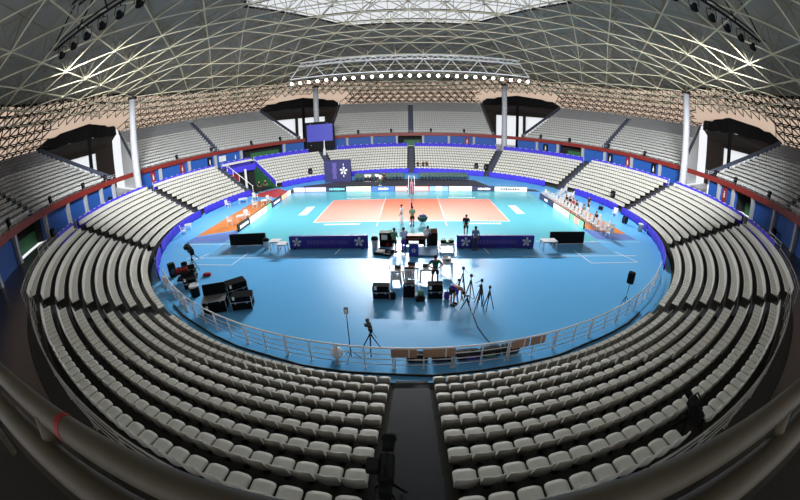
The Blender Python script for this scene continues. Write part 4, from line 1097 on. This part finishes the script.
flight_case(-9.75, -18.75, .75, 1.2, .8, .95, 'large closed black flight case at the back of the left group', .6)
flight_case(-8.85, -19.85, .3, 1.15, .8, .75, 'low black flight case at the right of the left group', .6)
flight_case(-13.75, -18.0, .55, .9, .5, .6, 'small black flight case in front of the equipment cart on the left', .6)
t = thing('green_bag', 'dark and green bag on the floor left of the right flight case', 'bag', (.42, -18.75, 0), .2)
MB().bev((0, 0, .12), (.5, .36, .24), .1).build('body', M['black'], t, True); MB().bev((.05, .12, .36), (.28, .2, .3), .09).build('pouch', M['lgreen'], t, True)
for x, y, lab in ((1.78, -18.6, 'violet bag leaning on the right flight case'), (-.98, -18.6, 'small dark bag beside the left flight case')):
    t = thing('kit_bag', lab, 'bag', (x, y, 0), .4)
    MB().bev((0, 0, .2), (.28, .26, .4), .08).build('body', M['purplecl' if x > 0 else 'black'], t, True); MB().tube([(-.08, 0, .38), (-.05, 0, .48), (.05, 0, .48), (.08, 0, .38)], .014, 5).build('handle', M['black'], t)

# ------------------------------------------------------------------ tripods, stands, cameras
def tripod(x, y, h, rz, lab, z=0, spread=.38, head='phone', group=None):
    t = thing('tripod', lab, 'tripod', (x, y, z), rz, group)
    for k in range(3):
        a = 2*pi*k/3+.3; m = MB(); m.cyl((spread*cos(a), spread*sin(a), .012), (.03*cos(a), .03*sin(a), h*.72), .02, 6, .03); m.sph((spread*cos(a), spread*sin(a), .02), .025, 6, 4); m.build('leg', M['black'], t)
    m = MB(); m.cyl((0, 0, h*.45), (0, 0, h*.9), .022, 6); m.lathe([(.05, h*.7), (.06, h*.76)], 8); m.build('centre_column', M['black'], t)
    m = MB(); m.bev((0, 0, h*.95), (.13, .12, h*.1), .02); m.cyl((0, -.05, h*.93), (.05, -.32, h*.85), .012, 5); m.build('head', M['black'], t)
    return t
TR = [(2.62, -18.2, 1.62), (2.95, -18.75, 1.45), (2.68, -19.62, .75), (3.2, -20.0, 1.5), (3.42, -19.2, 1.4), (3.72, -19.75, 1.3), (2.35, -18.75, 1.2)]
TRL = ['tallest black tripod at the back of the group', 'black tripod behind the middle of the group', 'short black tripod at the feet of the bending person', 'black tripod at the front of the group', 'black tripod second from right in the group', 'rightmost black tripod of the group', 'black tripod closest beside the bending person in violet']
for (x, y, h), lab in zip(TR, TRL): tripod(x, y, h, x*5, lab, 0, .3, group='black tripods by the bending person')
def tv_camera(t, z, k=1., light=False):
    m = MB(); m.bev((0, 0, z+.14*k), (.17*k, .42*k, .24*k), .03*k); m.build('camera_body', M['black'], t)
    m = MB(); m.lathe([(.06*k, 0), (.075*k, .12*k), (.075*k, .22*k), (.095*k, .26*k), (.095*k, .32*k)], 14); o = m.build('lens', M['black'], t, True); o.rotation_euler.x = -pi/2; o.location = (0, .2*k, z+.15*k)
    m = MB(); m.tube([(0, -.12*k, z+.26*k), (0, -.1*k, z+.36*k), (0, .12*k, z+.36*k), (0, .16*k, z+.26*k)], .018*k, 6); m.build('carry_handle', M['black'], t)
    m = MB(); m.bev((-.15*k, -.02, z+.25*k), (.14*k, .2*k, .1*k), .02); m.build('viewfinder', M['black'], t)
    m = MB(); m.tube([(.03*k, -.18*k, z), (.16*k, -.45*k, z-.1*k), (.17*k, -.55*k, z-.11*k)], .014*k, 6); m.build('pan_bar', M['black'], t)
    if light:
        MB().bev((-.02*k, -.215*k, z+.215*k), (.03, .012, .025), .004).build('tally_light', M['led_red'], t)
        MB().bev((.02*k, -.215*k, z+.1*k), (.06, .012, .1), .004).build('label_plate', M['paper'], t)
    m = MB(); m.bev((0, -.28*k, z+.12*k), (.14*k, .16*k, .22*k), .02); m.build('battery', M['black'], t)
t = tripod(-.36, -31.25, .86, 0, 'black television camera on tripod in the centre aisle, red light on', TZ(7)+.008, .34)
t.name = 'television_camera'; t['category'] = 'camera'; tv_camera(t, .86, 1.35, True)
t = tripod(5.73, -31.12, .62, -.2, 'black camera on tripod in the seat gap at lower right', TZ(8), .22)
t.name = 'television_camera'; t['category'] = 'camera'; tv_camera(t, .62, 1.15)
t = tripod(-1.65, -22.95, 1.1, .3, 'black camera on tripod on the floor behind the near fence', 0, .42)
t.name = 'television_camera'; t['category'] = 'camera'; tv_camera(t, 1.08, .9)
t = tripod(-14.95, -15.75, 1.45, .9, 'black television camera standing among the kit on the left', 0, .45)
t.name = 'television_camera'; t['category'] = 'camera'; tv_camera(t, 1.45, 1.9)
t = thing('light_stand', 'tall thin black light stand behind the near fence', 'stand', (-2.38, -23.55, 0), .2)
MB().cyl((0, 0, .1), (0, 0, 2.15), .022, 6, .016).build('pole', M['black'], t)
for k in range(3): MB().cyl((0, 0, .45), (.4*cos(2.1*k), .4*sin(2.1*k), .012), .015, 5).build('leg', M['black'], t)
MB().bev((0, 0, 2.28), (.16, .12, .26), .02).build('lamp_head', M['darkstrip'], t); MB().box((0, -.065, 2.28), (.11, .01, .18)).build('lamp_face', M['paper'], t)
t = thing('speaker_stand', 'black loudspeaker on a thin stand beside the right fence', 'speaker', (11.8, -20.1, 0), -.8)
MB().cyl((0, 0, .05), (0, 0, 1.3), .02, 6).build('pole', M['black'], t); MB().bev((0, 0, 1.62), (.42, .36, .66), .05, 0, .12).build('cabinet', M['black'], t)
for k in range(3): MB().cyl((0, 0, .5), (.38*cos(2.1*k), .38*sin(2.1*k), .012), .014, 5).build('leg', M['black'], t)
# left kit group
t = thing('stage_speaker', 'black loudspeaker on the floor at the left end of the kit', 'speaker', (-16.5, -16.5, 0), .9)
MB().bev((0, 0, .5), (.55, .5, 1.0), .05).build('cabinet', M['black'], t); MB().lathe([(.2, 0), (.15, .03)], 12).build('cone', M['darkstrip'], t); LAST[0].rotation_euler.x = pi/2; LAST[0].location = (0, -.25, .45)
t = thing('control_cart', 'black equipment cart with red cases and a monitor on the left', 'cart', (-14.6, -17.15, 0), .5)
MB().bev((0, 0, .3), (1.5, .8, .08), .02).build('lower_shelf', M['black'], t); MB().bev((0, 0, .72), (1.5, .8, .06), .02).build('upper_shelf', M['black'], t)
for sx in (-1, 1):
    for sy in (-1, 1): MB().cyl((sx*.68, sy*.34, 0), (sx*.68, sy*.34, .74), .025, 6).build('leg', M['chrome'], t)
def on_cart(nm, lab, cat, dx, dy, z, build, rz=.5):
    c, s_ = cos(.5), sin(.5); t = thing(nm, lab, cat, (-14.6+dx*c-dy*s_, -17.15+dx*s_+dy*c, z), rz); build(t); return t
on_cart('red_case', 'red case at the left of the equipment cart', 'case', -.5, .1, .75, lambda t: (MB().bev((0, 0, .14), (.4, .36, .28), .04).build('body', M['redcl'], t), MB().tube([(-.08, 0, .27), (-.06, 0, .33), (.06, 0, .33), (.08, 0, .27)], .012, 5).build('handle', M['black'], t)))
on_cart('red_case', 'red case in the middle of the equipment cart', 'case', -.02, .12, .75, lambda t: (MB().bev((0, 0, .11), (.4, .3, .22), .04).build('body', M['redcl'], t), MB().tube([(-.08, 0, .21), (-.06, 0, .27), (.06, 0, .27), (.08, 0, .21)], .012, 5).build('handle', M['black'], t)))
on_cart('monitor', 'black monitor with pale frame at the right of the equipment cart', 'monitor', .45, -.1, .75, lambda t: (MB().bev((0, 0, .26), (.56, .06, .38), .01).build('frame', M['chrome'], t), MB().box((0, -.034, .26), (.5, .012, .32)).build('display', M['black'], t), MB().bev((0, .03, .035), (.2, .2, .07), .01).build('foot', M['black'], t)))
on_cart('cable_heap', 'heap of black kit under the equipment cart', 'bag', .05, 0, .341, lambda t: (MB().bev((0, 0, .14), (1.0, .5, .28), .12).build('body', M['blackcl'], t, True), MB().bev((.3, 0, .25), (.3, .3, .1), .04).build('pouch', M['redcl'], t)))
t = thing('padded_drum', 'black drum case with a white rim at the end of the kit', 'drum', (-12.75, -18.95, 0), 0)
MB().lathe([(.3, 0), (.32, .5), (.3, .62)], 18).build('shell', M['black'], t, True); MB().lathe([(.33, .62), (.34, .68), (.3, .72), (.25, .7)], 18).build('rim', M['white'], t, True)
t = thing('red_bag', 'small red cloth bag on the floor right of the kit', 'bag', (-13.55, -16.2, 0), .3)
MB().bev((0, 0, .1), (.6, .3, .2), .08).build('body', M['redcl'], t, True); MB().tube([(-.15, 0, .18), (-.1, 0, .27), (.1, 0, .27), (.15, 0, .18)], .012, 5).build('strap', M['black'], t)
t = thing('kit_bag', 'black rucksack against the left fence', 'bag', (-16.3, -15.2, 0), .6)
MB().bev((0, 0, .28), (.5, .36, .56), .12).build('body', M['black'], t, True); MB().bev((0, -.2, .22), (.3, .1, .3), .04).build('pouch', M['darkstrip'], t)
# cloths and cardboard on the fence
for az, w, lab in ((-179.3, .95, 'tan cardboard sheet on the fence, leftmost of four'), (177.6, 1.2, 'tan and brown cardboard sheet on the fence, second from left'), (169.9, .75, 'tan cardboard sheet on the fence, third from left'), (168.0, .7, 'tan cardboard sheet on the fence, rightmost of four')):
    x, y, _ = pol(24.12, az)
    t = thing('cardboard_sheet', lab, 'cardboard', (x, y, .58), -rad(az)+pi, 'cardboard sheets on the near fence')
    MB().box((0, 0, .2), (w, .012, .38)).build('panel', M['card'], t); MB().box((w*.2, -.012, .2), (.05, .01, .38)).build('tape', M['paper'], t)
for i, (az, w) in enumerate(((179.5, .9), (177.0, 1.0), (174.6, 1.0), (172.3, .9), (170.2, .8))):
    x, y, _ = pol(23.55, az)
    t = thing('equipment_bag', f'long black equipment bag behind the near fence, {ORD[i+1]} from the left', 'bag', (x, y, 0), -rad(az)+pi+.15*sin(i*3), 'black bags along the near fence')
    MB().bev((0, 0, .17+.02*(i % 2)), (w*.93, .46, .34+.04*(i % 2)), .13).build('body', M['blackcl'], t, True); MB().bev((.1*(-1)**i, -.22, .16), (w*.45, .1, .18), .04).build('pocket', M['purplecl' if i == 2 else ('lgreen' if i == 3 else 'darkstrip')], t)
    MB().tube([(-.2, 0, .34), (-.12, 0, .44), (.12, 0, .44), (.2, 0, .34)], .016, 5).build('strap', M['black'], t)
t = thing('white_bag', 'white plastic bag tied to the fence by the tall light stand', 'bag', (-2.95, -23.55, .0), 0)
MB().sph((0, 0, .3), .26, 12, 8, (1, .75, 1.1)).build('body', M['paper'], t, True); MB().lathe([(.05, .55), (.09, .66), (.02, .68)], 8).build('knot', M['paper'], t)
for az, R, z, lab in ((-140.5, 24.28, 0, 'white cloth tied to the fence right of the kit on the left'), (-150.6, 24.28, 0, 'white cloth tied on the fence before the open flight case')):
    x, y, _ = pol(R, az); t = thing('tied_cloth', lab, 'cloth', (x, y, 0), -rad(az))
    m = MB(); m.lathe([(.06, .15), (.12, .3), (.09, .6), (.14, .92), (.16, 1.02), (.05, 1.1)], 9); m.build('bundle', M['whitecl'], t, True); MB().bev((.1, .02, .55), (.1, .06, .8), .02).build('tail', M['whitecl'], t)
# cables
def cable(pts, r, lab):
    P = []
    for i in range(len(pts)-1):
        for k in range(6): u = k/6; P.append((pts[i][0]*(1-u)+pts[i+1][0]*u, pts[i][1]*(1-u)+pts[i+1][1]*u, r+.001))
    P.append(pts[-1]+(r+.001,)); return tag(MB().tube(P, r, 6).build('floor_cable', M['cable'], None, True), lab, 'cable')
A = [pol(24.5, a)[:2] for a in range(150, 215, 4)]
cable([(x+.05*sin(i*1.7), y+.05*cos(i*2.3)) for i, (x, y) in enumerate(A)], .045, 'thick black cable run along the outside of the near fence')
cable([(1.7, -15.7), (2.2, -16.6), (2.6, -17.6), (2.9, -18.6)], .012, 'thin dark cable from the printer table to the tripods')
cable([(2.9, -20.1), (2.95, -21.3), (3.2, -22.3), (3.5, -23.2)], .02, 'black cable from the tripods to the near fence')
cable([(-3.4, -24.45), (-3.1, -24.7), (-2.7, -24.6), (-2.5, -24.3)], .025, 'loop of black cable outside the fence by the light stand')

# ------------------------------------------------------------------ people
def skinned(name, V, Ed, Rr, mat, parent, lvl=1, root=0):
    me = bpy.data.meshes.new(name); me.from_pydata(V, Ed, []); o = bpy.data.objects.new(name, me); COL.objects.link(o)
    md = o.modifiers.new('skin', 'SKIN'); md.use_smooth_shade = True
    sv = me.skin_vertices[0].data
    for i, r in enumerate(Rr): sv[i].radius = (r, r) if not isinstance(r, tuple) else r; sv[i].use_root = (i == root)
    sd = o.modifiers.new('sub', 'SUBSURF'); sd.levels = lvl; sd.render_levels = lvl
    dg = bpy.context.evaluated_depsgraph_get(); ev = o.evaluated_get(dg); nm = bpy.data.meshes.new_from_object(ev)
    o.modifiers.clear(); o.data = nm; bpy.data.meshes.remove(me)
    nm.materials.clear(); nm.materials.append(M[mat]); nm.name = name
    o.parent = parent; return o
STAND = dict(pel=(0, 0, .96), bel=(0, 0, 1.12), ch=(0, .0, 1.34), nk=(0, .01, 1.5), hd=(0, .03, 1.62), ht=(0, .02, 1.74), sh=(.19, 0, 1.43), el=(.26, -.03, 1.14), wr=(.27, .08, .9), hp=(.1, 0, .93), kn=(.11, .02, .5), an=(.11, -.02, .09), to=(.12, .15, .035))
def pose(**k): p = dict(STAND); p.update(k); return p
POSES = {
 'stand': STAND,
 'hips': pose(el=(.4, -.12, 1.2), wr=(.22, .02, 1.03), kn=(.14, .03, .5), an=(.16, 0, .09), to=(.2, .16, .035)),
 'work': pose(el=(.24, .02, 1.14), wr=(.16, .28, 1.08)),
 'bend': pose(pel=(0, -.16, .9), bel=(0, -.04, 1.0), ch=(0, .24, 1.02), nk=(0, .42, .98), hd=(0, .54, .92), ht=(0, .62, .84), sh=(.18, .32, .97), el=(.2, .34, .68), wr=(.15, .36, .42), hp=(.1, -.14, .87), kn=(.12, -.04, .47), an=(.12, -.06, .09)),
 'lean': pose(pel=(0, -.1, .94), bel=(0, -.02, 1.08), ch=(0, .14, 1.24), nk=(0, .27, 1.36), hd=(0, .35, 1.43), ht=(0, .4, 1.53), sh=(.19, .2, 1.29), el=(.24, .3, 1.04), wr=(.16, .46, .92), hp=(.1, -.1, .91)),
 'sit': pose(pel=(0, -.05, .52), bel=(0, -.05, .68), ch=(0, .0, .9), nk=(0, .03, 1.06), hd=(0, .06, 1.18), ht=(0, .05, 1.3), sh=(.19, .0, .99), el=(.26, .06, .72), wr=(.16, .3, .68), hp=(.1, -.02, .52), kn=(.13, .42, .5), an=(.13, .42, .09), to=(.14, .58, .035)),
 'walk': pose(kn=(.11, .16, .52), an=(.11, .1, .09), to=(.12, .27, .035)),
}
def mirror(p): return (-p[0], p[1], p[2])
def person(x, y, rz, ps, top, bottom, lab, z=0, s=1., bare_legs=False, group=None, hair='hair'):
    p = POSES[ps]; t = thing('person', lab, 'person', (x, y, z), rz, group); t.scale = (s, s, s)
    V = [p['pel'], p['bel'], p['ch'], p['nk'], p['hd'], p['ht']]; Ed = [(0, 1), (1, 2), (2, 3), (3, 4), (4, 5)]; R = [.12, .115, .13, .05, .085, .06]
    h = Vector(p['hd']); u_ = (Vector(p['ht'])-h).normalized(); f_ = Vector((0, 1, 0)); f_ = (f_-u_*f_.dot(u_)).normalized()
    V.append(tuple(h+f_*.1-u_*.005)); Ed.append((4, 6)); R.append(.016)          # nose
    for sd in (1, -1):
        mm = (lambda q: q) if sd > 0 else mirror
        b = len(V); V.append(tuple(h+Vector((sd*.088, -.01, 0)))); Ed.append((4, b)); R.append(.016)   # ear
        b = len(V); ch = [('sh', .062), ('el', .043), ('wr', .03)]
        for n_, r_ in ch: V.append(mm(p[n_])); R.append(r_)
        Ed += [(2, b), (b, b+1), (b+1, b+2)]
        d = (Vector(V[b+2])-Vector(V[b+1])).normalized(); sidev = Vector((sd, 0, 0)); sidev = (sidev-d*sidev.dot(d)).normalized(); pn = d.cross(sidev)
        w = Vector(V[b+2]); c = len(V); V.append(tuple(w+d*.06)); R.append(.032); Ed.append((b+2, c))
        for k, (o_, L) in enumerate(((-.028, .07), (-.01, .085), (.01, .08), (.028, .06))):
            q = len(V); a_ = w+d*.09+pn*o_; V.append(tuple(a_)); V.append(tuple(a_+d*L*.5+sidev*-.008)); V.append(tuple(a_+d*L+sidev*-.03)); R.extend([.011, .01, .008]); Ed += [(c, q), (q, q+1), (q+1, q+2)]
        q = len(V); a_ = w+d*.03+pn*.035; V.append(tuple(a_)); V.append(tuple(a_+d*.04+pn*.02)); R.extend([.013, .01]); Ed += [(c, q), (q, q+1)]
        b = len(V)
        for n_, r_ in (('hp', .09), ('kn', .058), ('an', .04), ('to', .036)): V.append(mm(p[n_])); R.append(r_)
        Ed += [(0, b), (b, b+1), (b+1, b+2), (b+2, b+3)]
    skinned('body', V, Ed, R, 'skin', t)
    # shirt
    V = [tuple(Vector(p['pel'])*1.15-Vector(p['bel'])*.15), p['bel'], p['ch'], tuple(Vector(p['ch'])*.3+Vector(p['nk'])*.7)]; Ed = [(0, 1), (1, 2), (2, 3)]; R = [.158, .15, .16, .07]
    for sd in (1, -1):
        mm = (lambda q: q) if sd > 0 else mirror
        b = len(V); s_, e_ = Vector(mm(p['sh'])), Vector(mm(p['el'])); V += [tuple(s_), tuple(s_*.25+e_*.75)]; R += [.085, .065]; Ed += [(2, b), (b, b+1)]
    skinned('shirt', V, Ed, R, top, t)
    V = [tuple(Vector(p['pel'])*.8+Vector(p['bel'])*.2), p['pel']]; Ed = [(0, 1)]; R = [.145, .15]
    for sd in (1, -1):
        mm = (lambda q: q) if sd > 0 else mirror
        b = len(V); h_, k_, a_ = Vector(mm(p['hp'])), Vector(mm(p['kn'])), Vector(mm(p['an']))
        if bare_legs: V += [tuple(h_), tuple(h_*.25+k_*.75)]; R += [.112, .098]; Ed += [(1, b), (b, b+1)]
        else: V += [tuple(h_), tuple(k_), tuple(a_+Vector((0, 0, .03)))]; R += [.112, .082, .062]; Ed += [(1, b), (b, b+1), (b+1, b+2)]
    skinned('shorts' if bare_legs else 'trousers', V, Ed, R, bottom, t)
    for sd in (1, -1):
        mm = (lambda q: q) if sd > 0 else mirror
        a_, o_ = Vector(mm(p['an'])), Vector(mm(p['to'])); m = MB(); d = (o_-a_); m.bev((0, 0, 0), (.1, .28, .085), .03); o = m.build('shoe', M['blackcl' if sd and top != 'whitecl' else 'whitecl'], t); o.location = ((a_+o_)/2).x, ((a_+o_)/2).y-.01, .043; o.rotation_euler.z = -atan2(d.x, d.y)
    m = MB(); hc = h+u_*.05-f_*.012; m.sph((0, 0, 0), .1, 12, 8, (.98, 1.06, .95)); o = m.build('hair', M[hair], t, True); o.location = hc; o.rotation_euler.x = -atan2(u_.y, u_.z) if abs(u_.y) > .05 else 0
    return t
person(.05, -6.1, .2, 'work', 'lgreen', 'blackcl', 'person in grey-green shirt and black shorts standing by the net', bare_legs=True)
person(-.85, -5.4, 1.2, 'stand', 'whitecl', 'whitecl', 'person in white standing on the court left of the net')
person(-1.2, -12.05, -.5, 'work', 'lgreen', 'brownfab', 'person in pale green shirt beside the rack case', bare_legs=True)
person(-.55, -11.95, .5, 'work', 'lblue', 'purplecl', 'person in pale blue shirt and violet trousers before the desk')
person(4.2, -8.7, pi-.2, 'work', 'blackcl', 'blackcl', 'person in black standing behind the right purple barrier', bare_legs=True)
person(4.4, -11.75, .1, 'stand', 'greyblue', 'darkstrip', 'person in grey-blue shirt standing in front of the right purple barrier')
person(-.14, -16.88, 0, 'sit', 'blackcl', 'blackcl', 'person in black sitting at the officials table')
person(1.27, -16.95, 0, 'hips', 'teal_t', 'blackcl', 'person in dark green shirt standing with hands on hips', bare_legs=True)
person(2.05, -19.2, -2.3, 'bend', 'purplecl', 'blackcl', 'person in violet shirt bending over beside the tripods', bare_legs=True)
person(1.0, -11.4, -.3, 'lean', 'whitecl', 'blackcl', 'person in white leaning over by the black lectern')
person(20.0, .2, 1.6, 'stand', 'blackcl', 'blackcl', 'person in black standing behind the players bench')
for i, (x, y, c, b, lab) in enumerate(((17.18, 2.5, 'blackcl', 'blackcl', 'person in black sitting farthest along the right bench'), (17.22, .6, 'redcl', 'blackcl', 'person in red sitting in the middle of the right bench'), (17.25, -.3, 'blackcl', 'blackcl', 'person in black sitting next to the one in red'),
                                 (17.26, -2.1, 'greyblue', 'blackcl', 'person in grey blue sitting on the right bench'), (17.3, -4.9, 'blackcl', 'purplecl', 'person in black sitting nearest the bench end'), (17.2, 1.5, 'brownfab', 'blackcl', 'person in dark brown sitting between black and red shirts'))):
    chair(18.35, y, pi/2, f'white plastic chair in the second bench row, {ORD[i+1]} of those with someone sitting on it', 'occupied white chairs behind the right bench row')
    person(18.13, y, pi/2, 'sit', c, b, lab)
person(19.2, 3.0, 1.2, 'stand', 'whitecl', 'lblue', 'person in white standing behind the far end of the bench')
person(-4.3, 13.0, pi, 'stand', 'whitecl', 'teal_t', 'person in white shirt and green trousers behind the far LED boards', .005)
for i, (k, c, lab) in enumerate(((7, 'whitecl', 'person in white on a green chair, nearest the net on the left'), (9, 'whitecl', 'person in white on a green chair, second from the net on the left'), (10, 'whitecl', 'person in white on a green chair, beside the indigo banner'), (5, 'blackcl', 'person in black on a green chair left of the net'))):
    person(-(1.35+.54*k), 16.9, pi, 'sit', c, 'blackcl', lab, .006)
for az, lab in ((2.5, 'person in black in the far white seats next to the centre aisle'), (4.5, 'person in black in the far white seats, left of a pair'), (5.9, 'person in black in the far white seats, right of a pair')):
    x, y, _ = pol(R1+DR*1+.2, az); person(x, y, pi-rad(az), 'sit', 'blackcl', 'blackcl', lab, TZ(1), 1)
for x, y, lab in ((-21.9, 11.9, 'person in black at the gangway mouth, left of two'), (-21.2, 12.6, 'person in black at the gangway mouth, right of two')):
    person(x, y, pi+.6, 'stand', 'blackcl', 'blackcl', lab, 0)
